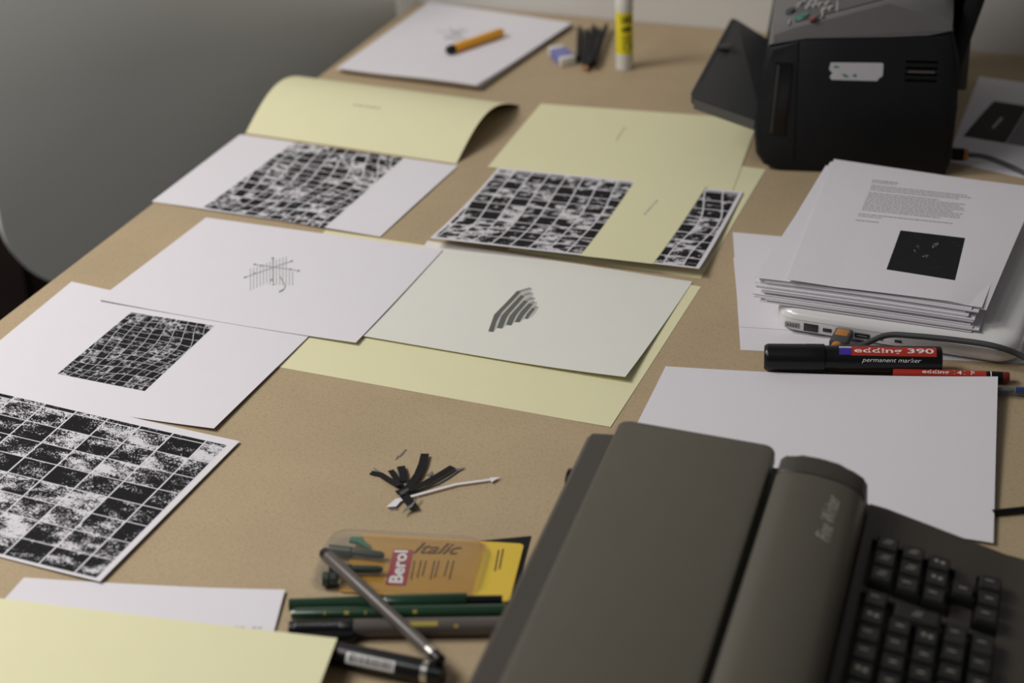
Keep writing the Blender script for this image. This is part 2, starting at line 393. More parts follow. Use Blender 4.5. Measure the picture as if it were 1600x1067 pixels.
# ---- grey board beyond the left edge
A = Vector((-.548, .866)); B = Vector((-.915, .350)); d = (B-A); L = d.length; d.normalize(); nrm = Vector((d.y, -d.x))
bd = thing('display_board', 'large pale grey board with a rounded lower corner standing beyond the table edge', 'board', (A.x, A.y, 0), math.atan2(d.y, d.x))
zb, zt, rr = TZ-.300, TZ+.30, .13
poly = [(.0, zt), (.0, zb)] + [(L-rr+rr*math.sin(t*math.pi/24), zb+rr-rr*math.cos(t*math.pi/24)) for t in range(13)] + [(L, zt)]
prism('panel', poly, 0, .018, 'board', bd, .002)
for x in (.12, L-.16):
    box('post', (x, .009, zb/2+.002), (.03, .016, zb-.004), 'steel', bd); box('foot', (x, .009, .012), (.04, .20, .02), 'steel', bd, .003)
cab = thing('cabinet', 'low dark brown cabinet added to darken the gap behind the grey board', 'cabinet', (-1.45, .62, 0), math.radians(2.3))  # invented piece, put in so the shaded gap by the board stays dark
box('carcass', (0, 0, .26), (.96, .34, .50), 'darkwood', cab, .004); box('top', (0, -.004, .5205), (1.0, .36, .02), 'darkwood', cab, .003)
for sx in (-1, 1):
    dr = box('door', (sx*.238, -.178, .27), (.468, .015, .46), 'darkwood', cab, .003); box('handle', (sx*.03, -.190, .30), (.012, .010, .09), 'steel', dr, .002)
# ================================================================== PAPERS
random.seed(3)
def wob(a, b, amp, ph=0.): return amp*(math.sin(2.3*a+1.7*b+ph)+math.sin(3.9*b-2.1*a+ph*1.7))*.5
# cream sheets underneath
Surf([(-288, -150), pc(954, 668), (156, 148), (-288, 146)], lambda a, b: .35+1.2*max(0, a-.9)*10*max(0, .3-b), 'cream', 'cream_sheet',
     'large cream sheet spread under the stripe drawing and the axis drawing', 'cream sheets', cat='paper')
Surf([(-72, 164), (150, 166), (138, 461), (-74, 461)], lambda a, b: .4, 'cream', 'cream_sheet',
     'cream sheet lying beneath the photo grid with the cream band', 'cream sheets')
fc_ = Surf([pc(762, 262), (119, 386), (88, 605), pc(845, 163)], lambda a, b: .95, 'cream', 'cream_sheet',
     'flat cream cover sheet with one small typed word reaching under the printer tray', 'cream sheets')
typed(fc_, (963, 219), (977, 198), 7, 3.0, 'faint')
# curled cream sheet
def arch(a, b):
    h = 30*math.sin(math.pi*min(1, max(0, b))**1.02)*(1+.08*(.5-a)); return .4+h
cu = Surf([pc(384, 208), pc(713, 256), (-219, 560), (-520, 563)], arch, 'cream', 'cream_sheet', 'cream cover sheet arched up off the table into a tunnel', 'cream sheets', nx=20, ny=40)
typed(cu, (552, 164), (596, 169.5), 10, 2.6, 'faint')
# T: warped print near the curled sheet
T_ = Surf([pc(237, 316), pc(594, 371), pc(716, 260), (-520, 362)], lambda a, b: 1.0+1.8*max(0, .15-b)*4*a*(1-a)*4+2.5*max(0, a-.86)*7*b*(1-b), 'paper', 'printed_sheet',
     'white sheet with a large warped black photo grid beside the arched cream sheet', 'printed sheets')
T_.decal('photo_print', [(318, 324), (506, 356), (630, 247), (460, 222)], 'gridT')
# C: small warped print
C_ = Surf([(-487, -292), pc(335, 675), pc(485, 525), pc(112, 441)], lambda a, b: .95+4.0*max(0, a-.55)**2*(1.3-b)*3, 'paper', 'printed_sheet',
     'white sheet with a small warped black photo grid tucked under the axis drawing', 'printed sheets')
C_.decal('photo_print', [(90, 584), (226, 611), (335, 509), (205, 488)], 'gridC')
# S: stripes drawing
S_ = Surf([pc(564, 528), pc(977, 599), pc(1082, 441), pc(668, 377)], lambda a, b: .85+5.0*max(0, a-.45)**2*(1-b)**2*3+2.0*(1-b)**4, 'paper2', 'drawing_sheet',
     'off-white sheet with a drawing of five bent grey stripes', 'drawing sheets')
def zp(x, y): return (740+x*140/1358, 430+y*110/1067)
stripes = [[(222, 852), (300, 862), (350, 700), (430, 560), (720, 255), (655, 240), (515, 390), (310, 600)], [(352, 800), (435, 810), (500, 650), (545, 580), (775, 315), (715, 300), (575, 450), (425, 610)],
           [(492, 755), (570, 762), (640, 620), (690, 550), (830, 390), (765, 378), (620, 535), (545, 620)], [(622, 710), (695, 715), (760, 610), (905, 435), (840, 422), (720, 545), (670, 620)],
           [(770, 660), (818, 664), (870, 590), (940, 505), (890, 492), (810, 585)]]
S_.polys('stripe', [[zp(*p) for p in stripes[0]]], 'charcoal')
for s_ in stripes[1:]: S_.polys('stripe', [[zp(*p) for p in s_]], 'charcoal')
tops = [[(655, 240), (720, 255), (890, 205), (850, 185)], [(735, 300), (790, 312), (912, 272), (850, 258)], [(780, 375), (840, 385), (938, 345), (870, 330)], [(850, 420), (905, 430), (968, 412), (890, 398)], [(900, 490), (945, 500), (990, 480), (925, 470)]]
S_.polys('stripe_ends', [[zp(*p) for p in t] for t in tops], 'greyink')
sh_ = [[(300, 862), (350, 700), (430, 560), (720, 262), (885, 212), (880, 240), (735, 300), (575, 450), (425, 610), (352, 800)], [(435, 810), (500, 650), (545, 580), (775, 320), (905, 280), (905, 310), (780, 375), (620, 535), (545, 620), (492, 755)],
       [(570, 762), (640, 620), (690, 550), (830, 395), (930, 350), (930, 385), (850, 420), (720, 545), (670, 620), (622, 710)], [(695, 715), (760, 610), (905, 440), (960, 415), (955, 465), (900, 490), (810, 585), (770, 660)], [(818, 664), (870, 590), (940, 508), (988, 485), (950, 560), (890, 625)]]
S_.polys('pencil_shading', [[zp(*p) for p in t] for t in sh_], 'lightgrey', off=.08)
# A: axis drawing
A_ = Surf([pc(153, 467, 4), pc(556, 537, 3), pc(692, 390, 2), pc(322, 340, 1.5)], lambda a, b: 1.7+2.2*(1-b)**2*(abs(a-.45)*2)**2+wob(a, b, .3), 'paper', 'drawing_sheet',
     'white sheet with a small pencil drawing of crossed axes over vertical lines', 'drawing sheets')
def za(x, y): return (360+x*140/1494, 380+y*100/1067)
lines = [(335+54*i, 420-19*i if i < 12 else 0, 0) for i in range(14)]
vl = []
for i in range(14):
    x = 335+54*i
    top = 425-19*i if i < 12 else 465+8*(i-12); bot = 790-24*i if i < 6 else 690+2*(i-6)
    vl.append(bar(za(x, top), za(x, bot), 1.5))
A_.polys('hatch_line', vl, 'paleink')
A_.polys('axis_line', [bar(za(245, 570), za(1020, 300), 1.1), bar(za(405, 355), za(1135, 460), 1.1), bar(za(712, 250), za(712, 660), 1.9)], 'greyink', off=.16)
A_.polys('axis_mark', [bar(za(x-20, y+4), za(x+22, y-4), 2.6) for x, y in ((245, 570), (1020, 300), (405, 355), (1135, 460), (1000, 435), (400, 505), (705, 250), (680, 615), (510, 375))] +
         [bar(za(700, 700), za(738, 685), 1.6), bar(za(825, 550), za(920, 725), 1.5), bar(za(920, 725), za(880, 780), 1.6), bar(za(885, 775), za(810, 815), 2.6)], 'greyink', off=.18)
# G: photo grid with cream band
gz = lambda a, b: 2.2+9*(1-b)**2+3.0*(1-a)*(1-b)**3+2.5*max(0, .06-b)*a*5
G_ = Surf([pc(672, 373, 13), pc(1092, 421, 11), pc(1161, 300, 2), pc(779, 262, 2)], gz, 'paper', 'printed_sheet',
     'white sheet covered by a photo grid, crossed by a cream paper band', 'printed sheets', nx=40, ny=24)
G_.decal('photo_print', [(.012, .02), (.985, .02), (.985, .975), (.012, .975)], 'gridG', nx=40, ny=24, pixels=False)
bq = [G_.pix(905, 402), G_.pix(1019, 414), G_.pix(1102, 294), G_.pix(991, 284)]
bq = [(bq[0][0], -.008), (bq[1][0], -.008), (bq[2][0], 1.02), (bq[3][0], 1.02)]
class Band(Surf):
    pass
def gsurf(q, off):
    cs = []
    for a, b in q: p = G_.xy(a, b); cs.append((p.x, p.y))
    def zf(a, b):
        st = (Vector(q[0])*(1-a)+Vector(q[1])*a)*(1-b)+(Vector(q[3])*(1-a)+Vector(q[2])*a)*b
        return gz(min(1, max(0, st.x)), min(1, max(0, st.y)))+off
    return cs, zf
cs, zf = gsurf(bq, .55)
B_ = Surf(cs, zf, 'cream', 'cream_band', 'cream paper band with a small typed word laid across the photo grid', None, cat='paper band')
typed(B_, (1007, 335), (1028, 312), 7, 3.2, 'greyink')
# grid strip right of the band is drawn on the same sheet (own scale), with a black gutter
a0 = bq[1][0]+.004
# BL print
BLs = Surf([(-480, -512), pc(157, 914), pc(375, 693), (-480, -274)], lambda a, b: 1.6+6*max(0, a-.6)**2*2.2*(1-.5*b), 'paper', 'printed_sheet',
     'white sheet filled edge to edge with a large grid of cloudy black photos', 'printed sheets', nx=30)
BLs.decal('photo_print', [(0, .015), (.982, .012), (.975, .955), (0, .955)], 'gridBL', nx=30, pixels=False)
# small white typed sheet and cream sheet at the near end
sw = Surf([(-215, -640), (36, -600), pc(445, 918, 5), pc(37, 900, 3)], lambda a, b: .6+3*max(0, a-.7)+5*(a-.45)**2*b, 'paper', 'typed_sheet',
     'white typed sheet poking out from under the cream sheet by the pens', None)
sw.polys('typed_lines', [bar((322+k*9, 978+k*.3), (328+k*9, 978.3+k*.3), 2.0) for k in range(10) if k not in (3, 7)] + [bar((370+k*8, 985), (375+k*8, 985.3), 1.8) for k in range(5)], 'greyink')
zc = lambda a, b: 4+17.5*a**1.3
Surf([(-300, -720), pc(470, 1150, 21), pc(527, 997, 21.5), (-300, -584)], zc, 'cream', 'cream_sheet', 'cream sheet overlapping the typed sheet and the barcoded black marker', 'cream sheets')
# R white sheet under the typewriter
R_s = Surf([(190, -235), (528, -225), pc(1559, 591, 10), pc(1040, 570, 6)], lambda a, b: 1.0+3.5*b**2+7.5*a**2*(.35+.65*b)-1.5*math.sin(math.pi*a)*b, 'paper', 'blank_sheet',
     'blank white sheet reaching under the typewriter in front of the big marker', None)
# sheets under the laptop
Surf([pc(1157, 547), (560, 105), (548, 330), pc(1145, 363)], .3, 'paper', 'blank_sheet', 'blank white sheet under the laptop, lowest of the two', 'sheets under the laptop')
Surf([pc(1156, 510, 1), (570, 140), (560, 300), pc(1146, 402, 1)], .75, 'paper', 'blank_sheet', 'blank white sheet directly under the laptop, uppermost of the two', 'sheets under the laptop')
# sheet behind the printer
bp_ = Surf([pc(1478, 252), pc(1660, 292), (560, 815), pc(1530, 120)], .5, 'paper', 'printed_sheet', 'white sheet with a black picture lying behind the printer', 'printed sheets')
bp_.decal('black_picture', [(1505, 213), (1571, 224), (1606, 166), (1553, 158)], 'ink')
bp_.decal('grey_picture', [(1572, 224), (1640, 236), (1670, 178), (1607, 166)], 'midgrey')
bp_.polys('title_line', [bar((1551, 200), (1566, 184), 4)], 'paleink', off=.2)
# ================================================================== FAR STACK
st = thing('paper_stack', 'loose stack of white paper under the orange pen', 'paper stack', px(700, 70, 0))
NST = 7
for i in range(NST):
    k = i/(NST-1); rx, ry = random.uniform(-3, 3), random.uniform(-3, 3)
    z0 = .4+i*1.25
    cor = [Vector(pc(526, 108, z0))+Vector((rx+6*(1-k), ry)), Vector(pc(742, 136, z0))+Vector((rx+13*(1-k), ry)), Vector(pc(891, 36, z0))+Vector((rx+4*(1-k), ry)), Vector(pc(672, 4, z0))+Vector((rx, ry))]
    zf = lambda a, b, z0=z0, i=i, k=k: z0+2.6*k*(1-b)**4*(1-.5*math.sin(5*a+.5))+.4*math.sin(6*a+.9*i)*(1-b)**3
    s_ = Surf(cor, zf, 'paper', 'sheet', parent=None, th=.9 if i < NST-1 else .3)
    s_.o.parent = st; s_.o.location = s_.org-st.location
    TOPST = s_
TOPST.polys('pencil_sketch', [bar((676+random.uniform(0, 45), 50+random.uniform(-6, 14)), (690+random.uniform(0, 45), 48+random.uniform(-6, 14)), 1.3) for _ in range(14)], 'paleink')
# orange pen on the stack
def axis_pts(a, b): return Vector(a), Vector(b)-Vector(a)
zt_ = .4+(NST-1)*1.25+.6
p0 = px(700, 79, zt_+6.4); p1 = px(784, 50, zt_+6.4); ax = p1-p0; L = ax.length
pen = thing('felt_pen', 'orange felt pen with black end plug lying on the paper stack', 'pen', p0-Vector((0, 0, .0062)))
pen.location = p0
def lp(parent): return Vector((0, 0, 0))
lathe('barrel', (0, 0, 0), ax, [(.010, .0062), (L*.97, .0062), (L, .0052)], 'orange', pen)
lathe('end_plug', (0, 0, 0), ax, [(-.001, .0048), (.001, .0060), (.0098, .0063)], 'bplast', pen)
# eraser
e0 = px(862, 92); er = thing('eraser', 'small white eraser in a blue sleeve beside the black pencil stubs', 'eraser', px(878, 94), math.radians(-49))
box('rubber', (0, 0, .0065), (.052, .022, .0126), 'rubber', er, .0015)
box('sleeve', (.002, 0, .0067), (.034, .0228, .0130), 'eraserblue', er, .0006)
# black pencil stubs
PS = [((904, 92), (906, 42), 4.0, 3.6), ((912, 104), (918, 46), 4.2, 3.8), ((917, 106), (928, 40), 4.0, 4.2), ((924, 102), (936, 44), 4.4, 3.6), ((929, 98), (948, 38), 8.8, 3.6), ((921, 100), (943, 46), 11.5, 3.4)]
PL = ['thin black stub lying nearest the eraser, loose from the bundle', 'black pencil stub with a bare wooden end low in the bundle', 'black pencil stub in the middle of the bundle', 'black stub at the glue stick side of the bundle',
      'black stub leaning across the bundle towards the glue stick', 'short black stub lying on top of the bundle']
for i, (a, b, z, r) in enumerate(PS):
    A0, B0 = px(*a, z), px(*b, z); o = thing('pencil_stub', PL[i], 'pencil', A0, 0, 'black pencil stubs'); v = B0-A0; Ln = v.length
    lathe('shaft', (0, 0, 0), v, [(0, r*.95*MM), (Ln*.9, r*MM), (Ln, r*.55*MM)], 'bmatte', o, sides=6 if i % 2 else 12, flat=bool(i % 2))
    if i in (1, 2): lathe('wooden_tip', (0, 0, 0), v, [(-.008, .0008), (-.0002, r*.85*MM)], 'pencilwood', o, n=8)
# glue stick
g = thing('glue_stick', 'yellow and white glue stick standing upright near the wall', 'glue stick', px(976, 106), 0)
gr = .0118
lathe('base', (0, 0, 0), (0, 0, 1), [(0, gr*.96), (.001, gr), (.021, gr), (.0222, gr*.97)], 'rubber', g, sides=14, flat=True)
lathe('body', (0, 0, 0), (0, 0, 1), [(.0222, gr*.95), (.082, gr*.95)], 'rubber', g, n=28)
lathe('label', (0, 0, 0), (0, 0, 1), [(.0226, gr*.985), (.0805, gr*.985)], 'yellow', g, n=28)
lathe('cap', (0, 0, 0), (0, 0, 1), [(.0812, gr*.99), (.083, gr*1.01), (.104, gr), (.106, gr*.9)], 'rubber', g, n=28)
ang0 = math.atan2(CAM.y-g.location.y, CAM.x-g.location.x)
def cyl(a0, a1, z0, z1, r):
    return lambda a, b: Vector((r*math.cos(a0+(a1-a0)*a), r*math.sin(a0+(a1-a0)*a), z0+(z1-z0)*b))
text('brand_lettering', 'UHU', cyl(ang0-.35, ang0+1.05, .0665, .0765, gr*1.003), 'bplast', g, bold=.04)
text('name_lettering', 'stic', cyl(ang0-.30, ang0+.95, .0545, .0635, gr*1.003), 'bplast', g, bold=.035)
def disc(name, fn, m, parent, n=18):
    pyd(name, [fn(.5+.5*math.cos(2*math.pi*i/n), .5+.5*math.sin(2*math.pi*i/n)) for i in range(n)], [tuple(range(n))], m, parent)
disc('green_dot', cyl(ang0-.15, ang0+.95, .0265, .0400, gr*1.0), 'green', g)
for k in range(3):
    f_ = cyl(ang0-.3, ang0+1.0, .047-.004*k, .0482-.004*k, gr*1.0)
    pyd('small_print', [f_(i/8, 0) for i in range(9)]+[f_(i/8, 1) for i in range(9)], [(i, i+1, i+10, i+9) for i in range(8)], 'brown', g)
# ================================================================== PRINTER
pa = Vector((.153, .460)); pang = math.atan2(.22337616, .97473232)
P = thing('fax_printer', 'bulky black and grey desktop fax printer with a side tray', 'printer', (pa.x, pa.y, TZ), pang)
def pl(u, v, z):                                    # photo pixel at height z -> printer space
    p = px(u, v, z); r = Vector((p.x-pa.x, p.y-pa.y)); c, s = math.cos(pang), math.sin(pang)
    return Vector((r.x*c+r.y*s, -r.x*s+r.y*c, z*MM))
dark = [(0, .0), (-.018, .007), (-.027, .021), (-.030, .054), (-.022, .110), (-.015, .156), (.027, .165), (.120, .169), (.163, .172), (.190, .178), (.200, .140), (.202, .086), (.200, .02), (.194, 0)]
body_o = prism('body', dark, 0, .33, 'bmatte', P, .007)
# grey upper cover lofted from its side facet
def loft(name, profs, m, parent):
    vs, fs = [], []; n = len(profs[0][1])
    for y, pr in profs:
        for p in pr: vs.append((p[0], y, p[1]))
    for j in range(len(profs)-1):
        for i in range(n): k = (i+1) % n; fs.append((j*n+i, j*n+k, (j+1)*n+k, (j+1)*n+i))
    fs.append(tuple(range(n))); fs.append(tuple((len(profs)-1)*n+i for i in range(n))[::-1])
    bm = bmesh.new(); me = bpy.data.meshes.new('t'); me.from_pydata(vs, [], fs); bm.from_mesh(me); bpy.data.meshes.remove(me)
    return bmo(name, bm, m, parent)
low = [(-.0155, .1572), (.027, .1662), (.120, .1702), (.163, .1732), (.1905, .1792)]
up0 = [(.189, .184), (.160, .197), (.118, .2085), (.055, .1895), (.012, .1768), (-.010, .168)]
up1 = [(.190, .190), (.160, .204), (.118, .2115), (.055, .1925), (.012, .1795), (-.012, .171)]
up2 = [(.191, .200), (.158, .224), (.118, .2120), (.055, .1930), (.012, .1800), (-.0135, .172)]
up3 = [(.191, .216), (.152, .246), (.118, .2120), (.055, .1930), (.012, .1800), (-.0135, .172)]
def shrink(l, k=.3): return [(a, b0+(b-b0)*k) for (a, b), b0 in zip(l, (.1775, .1735, .170, .168, .1625, .1585))]
loft('cover', [(.0015, low+shrink(up0, .15)), (.005, low+up0), (.010, low+up1), (.045, low+up2), (.11, low+up3), (.329, low+up3)], 'gplast', P)
# control panel plate and buttons on the sloping top
sl = lambda u: .180+(.2120-.180)*(u-.012)/(.106)
def on(u, y, h=0.): return Vector((u, y, sl(u)+.0006+h))
def onpx(u, v):
    z = 195.
    for _ in range(12): q = pl(u, v, z); z = .5*z+.5*sl(max(-.02, min(.13, q.x)))*1000
    return q.x, q.y
def plate(name, u0, u1, y0, y1, m, h=.0006, parent=P):
    return pyd(name, [on(u0, y0, h), on(u1, y0, h), on(u1, y1, h), on(u0, y1, h), on(u0, y0, -.001), on(u1, y0, -.001), on(u1, y1, -.001), on(u0, y1, -.001)],
               [(0, 1, 2, 3), (0, 4, 5, 1), (1, 5, 6, 2), (2, 6, 7, 3), (3, 7, 4, 0)], m, parent)
plate('control_panel', .014, .112, .014, .30, 'gplast2')
def button(u, y, ru, ry, m, name='button'):
    n = 14; vs = [on(u+ru*math.cos(2*math.pi*i/n), y+ry*math.sin(2*math.pi*i/n), .0005) for i in range(n)] + [on(u+.85*ru*math.cos(2*math.pi*i/n), y+.85*ry*math.sin(2*math.pi*i/n), .003) for i in range(n)]
    pyd(name, vs, [(i, (i+1) % n, n+(i+1) % n, n+i) for i in range(n)]+[tuple(range(n, 2*n))], m, P, True)
for (u_, v_, ru, ry, m_) in ((1253, 28, .0090, .0085, 'btngreen'), (1270, 31.5, .0055, .0045, 'btnred'), (1235, 19, .0060, .0080, 'dkgrey')):
    a_, b_ = onpx(u_, v_); button(a_, b_, ru, ry, m_)
for u_, v_ in ((1262, 13), (1272, 11), (1281, 9), (1266, 6), (1276, 4), (1287, 18), (1297, 15), (1292, 8), (1250, 8), (1258, 3)):
    a_, b_ = onpx(u_, v_); button(a_, b_, .0038, .0055, 'btnlight')
for p_, q_ in (((1231, 40), (1236, 32)), ((1283, 28), (1287, 12)), ((1306, 19), (1313, 2)), ((1245, 14), (1250, 6))):
    (a_, b_), (c2, d2) = onpx(*p_), onpx(*q_); plate('panel_line', a_, a_+.0022, b_, max(d2, b_+.008), 'btnlight', .0011)
plate('display', .092, .108, .06, .28, 'dkgrey', .0012)
# side recess, seam, sticker, vents
box('side_recess', (.000, -.0002, .092), (.020, .0016, .090), 'bplast', P, .0007, rot=Matrix.Rotation(math.radians(4), 3, 'Y'))
box('recess_ridge', (-.006, -.0008, .092), (.003, .002, .084), 'dkgrey', P, .0006, rot=Matrix.Rotation(math.radians(4), 3, 'Y'))
carve(body_o, [cutbox((.019, .0, .09), (.0012, .004, .150))])
stk = [(.056, .1385), (.114, .1395), (.1155, .138), (.1155, .124), (.111, .1205), (.110, .1175), (.058, .1175), (.0555, .121), (.0585, .126), (.0545, .130)]
so = prism('sticker', stk, -.0006, -.0001, 'sticker', P)
pyd('sticker_print', [Vector((x, -.0008, z)) for x, z in ((.069, .1255), (.074, .1245), (.078, .121), (.072, .1215), (.082, .125), (.086, .125), (.086, .122), (.082, .122), (.060, .135), (.066, .134), (.066, .1325), (.060, .1325))],
    [(0, 3, 2, 1), (4, 7, 6, 5), (8, 11, 10, 9)], 'teal', so)
carve(body_o, [cutbox((.1585, .0, .1415-.0075*k), (.036, .012, .0034)) for k in range(4)])
box('vent_bar', (.1585, -.0008, .1300), (.030, .0012, .0020), 'pengrey', P)
# output tray
t0 = pl(1174, 186, 62); t1 = pl(1077, 150, 90); t2 = pl(1144, 26, 92); t3 = pl(1200, 40, 64)
t3.x = max(t3.x, t0.x-.01)
cor = [t0+Vector((.012, 0, -.003)), t1, t2, Vector((t0.x+.012, t2.y, t0.z-.003))]
def rquad(c, r=.012, n=5):
    out = []
    for i in range(4):
        p, a, b = c[i], c[i-1], c[(i+1) % 4]; da = (a-p).normalized(); db = (b-p).normalized()
        rr_ = r if i in (1, 2) else .002
        for k in range(n+1):
            t = k/n; out.append(p+da*rr_*(1-t)**2+db*rr_*t**2)
    return out
rq = rquad(cor); n = len(rq); vs = rq+[p-Vector((0, 0, .010)) for p in rq]
pyd('output_tray', vs, [tuple(range(n))[::-1], tuple(range(n, 2*n))]+[(i, (i+1) % n, n+(i+1) % n, n+i) for i in range(n)], 'dkgrey', P)
vs = [p+Vector((0, -.0006, -.0015)) if k == 0 else p+Vector((0, -.0006, -.0140)) for k in (0, 1) for p in (cor[0], cor[1]+(cor[0]-cor[1])*.06)]
pyd('tray_lip', [vs[0], vs[1], vs[3], vs[2]]+[v+Vector((0, .001, 0)) for v in (vs[0], vs[1], vs[3], vs[2])], [(0, 1, 2, 3), (7, 6, 5, 4), (0, 4, 5, 1), (2, 6, 7, 3)], 'gplast', P)
cc_ = cor[1]+(cor[2]-cor[1])*.62+(cor[0]-cor[1])*.10
box('tray_notch', cc_+Vector((0, 0, .001)), (.016, .022, .002), 'bplast', P, .0006)
# rear paper support with a sheet in it
R5 = Matrix.Rotation(math.radians(14), 3, 'Y')
box('paper_support', (.224, .17, .235), (.020, .26, .26), 'bmatte', P, .006, rot=R5)
box('support_foot', (.207, .17, .125), (.014, .25, .07), 'dkgrey', P, .003)
box('support_edge', (.238, .0385, .262), (.003, .002, .05), 'gplast', P, .0008, rot=Matrix.Rotation(math.radians(60), 3, 'Y'))
Rf = box('loaded_sheet', (0.2020, .15, .262), (.0006, .21, .12), 'paper', P, rot=R5)
# printer cable
c0 = pl(1478, 240, 14)
cb = thing('usb_cable', 'grey cable with an orange ringed plug leaving the back of the printer', 'cable', px(1482, 240, 14))
q0 = cb.location
def cpt(u, v, z): return px(u, v, z)-q0
axp = cpt(1513, 242, 14)
lathe('plug', (0, 0, 0), axp, [(.0040, .0075), (axp.length*.78, .0075), (axp.length*.8, .006)], 'bmatte', cb, n=14)
lathe('orange_ring', (0, 0, 0), axp, [(axp.length*.8, .0068), (axp.length, .0064)], 'orange2', cb, n=14)
tube('cord', [axp, cpt(1535, 244, 11), cpt(1560, 252, 6), cpt(1600, 270, 3.8), cpt(1660, 302, 3.8), Vector((.70, .42, TZ+.0034))-q0, Vector((.965, .40, TZ+.0032))-q0], .0030, 'cable', cb)
# ================================================================== LAPTOP + STACK
lx0, lx1, ly0, ly1 = .253, .497, .078, .408
LT = thing('laptop', 'closed white glossy laptop with rounded corners under the paper stack', 'laptop', ((lx0+lx1)/2, (ly0+ly1)/2, TZ+.0009))
def rrect(w_, h_, r, n=8):
    out = []
    for cx, cy, a0 in ((w_/2-r, h_/2-r, 0), (-w_/2+r, h_/2-r, 90), (-w_/2+r, -h_/2+r, 180), (w_/2-r, -h_/2+r, 270)):
        for i in range(n+1):
            a = math.radians(a0+90*i/n); out.append((cx+r*math.cos(a), cy+r*math.sin(a)))
    return out
def slab(name, rings, m, parent):
    """rings: [(z, inset, outline)...]"""
    vs, fs = [], []; n = len(rings[0][1])
    for z, o_ in rings: vs += [(x, y, z) for x, y in o_]
    for j in range(len(rings)-1):
        for i in range(n): k = (i+1) % n; fs.append((j*n+i, j*n+k, (j+1)*n+k, (j+1)*n+i))
    fs.append(tuple(range(n))[::-1]); fs.append(tuple((len(rings)-1)*n+i for i in range(n)))
    return pyd(name, vs, fs, m, parent, True)
lw_, lh_ = lx1-lx0, ly1-ly0
O_ = lambda ins: rrect(lw_-2*ins, lh_-2*ins, .024-ins*.6)
slab('base_shell', [(.0, O_(.009)), (.0015, O_(.0045)), (.0045, O_(.001)), (.008, O_(.0002)), (.0160, O_(0))], 'white', LT)
slab('lid', [(.0166, O_(0)), (.0195, O_(.0006)), (.0235, O_(.0035)), (.0260, O_(.009)), (.0270, O_(.02))], 'white', LT)
slab('lid_seam', [(.0160, O_(.0012)), (.0166, O_(.0012))], 'white', LT)
yb = -lh_/2
def port(u, v, w_, h_, name, m='port', d=.0012, parent=LT):
    p = px(u, v, 11); x = p.x-LT.location.x
    return box(name, (x, yb+.0004, .0096), (w_, d+.001, h_), m, parent, .0004)
pp = port(1240, 503, .0150, .0055, 'power_port', 'pin'); 
for k in range(4): box('pin', (px(1240, 503, 11).x-LT.location.x-.0045+.003*k, yb-.0009, .0096), (.0010, .0006, .002), 'port', LT)
pt = port(1269, 508, .0148, .0085, 'network_port'); port(1296, 509, .0090, .0040, 'display_port'); port(1352, 515, .0150, .0052, 'usb_port'); port(1350.5, 516, .0110, .0014, 'usb_tongue', 'pin', .0016)
ap = px(1382, 519, 11); lathe('audio_port', (ap.x-LT.location.x, yb-.0004, .0094), (0, 1, 0), [(0, .0019), (.002, .0019)], 'port', LT, n=12)
port(1408, 523, .0070, .0026, 'lock_slot')
# usb plug and its lead
up_ = thing('usb_lead', 'grey lead with an orange and grey plug in the laptop', 'cable', px(1322, 532, 10))
q1 = up_.location.copy(); ux = px(1323, 515, 11).x-q1.x; yl = ly0-q1.y
box('plug_shell', (ux, yl-.0165, .0025), (.0180, .030, .0105), 'cable', up_, .0025)
box('orange_grip', (ux, yl-.012, .0066), (.0135, .014, .0040), 'orange2', up_, .0016)
lathe('orange_collar', (ux, yl-.0318, .0020), (0, -1, 0), [(0, .0062), (.004, .0058), (.005, .004)], 'orange2', up_, n=14)
def ypt(u, v, y):                                   # point of the lead at a given depth on the table
    a_, b_ = px(u, v, 0), px(u, v, 30); k_ = (y-a_.y)/(b_.y-a_.y); return px(u, v, 30*k_)-q1
yc = ly0-.007
tube('cord', [Vector((ux, yl-.0365, .002)), Vector((ux+.006, yl-.034, .0025)), ypt(1345, 540, yc-.018), ypt(1385, 524, yc-.004), ypt(1430, 525, yc-.001), ypt(1500, 532, yc), ypt(1555, 541, yc), ypt(1598, 557, ly0-.002), px(1650, 590, 4.5)-q1, Vector((.66, .045, TZ+.0040))-q1, Vector((.80, .02, TZ+.0032))-q1, Vector((.965, .06, TZ+.0032))-q1], .0030, 'cable', up_)
# paper stack on the laptop
RS = thing('paper_stack', 'thick stack of white printed paper lying on the laptop', 'paper stack', (.35, .25, TZ+.028))
NS = 15; zb0 = 28.6
for i in range(NS):
    k = i/(NS-1); z0 = zb0+i*1.42; ox = random.uniform(-3.5, 3.5); oy = random.uniform(-2.5, 2.5)
    x0 = 232+6*math.sin(i*1.1)*.6-5*k+ox; x1 = x0+212+ox*.4
    if i in (3, 4): x0 -= 6
    y0 = 92+8*k+oy
    zf = lambda a, b, z0=z0, k=k: z0-1.5*(1-k)*0+1.2*k*math.sin(math.pi*a)*(1-b)**4
    s_ = Surf([(x0+6, y0-6), (x1+6, y0-3), (x1-2, y0+294), (x0+2, y0+296)], zf, 'paper', 'sheet', th=1.36 if i % 4 else .8, nx=10, ny=10)
    s_.o.parent = RS; s_.o.location = s_.org-RS.location
ztop = zb0+(NS-1)*1.42
ls = Surf([pc(1179, 433, ztop+2), (455, 100), (452, 396), pc(1298, 252, ztop+2)], lambda a, b: ztop+1.6+1.0*(1-b)**3*math.sin(math.pi*a), 'paper', 'blank_sheet', 'blank white sheet near the top of the stack, sticking out under the typed page', None)
def tzf(a, b): return ztop+3.4+2.2*max(0, .25-a)*4*(1-b)-10*max(0, a-.80)**1.5*(1-b)**3*5+.8*math.sin(math.pi*a)*(1-b)
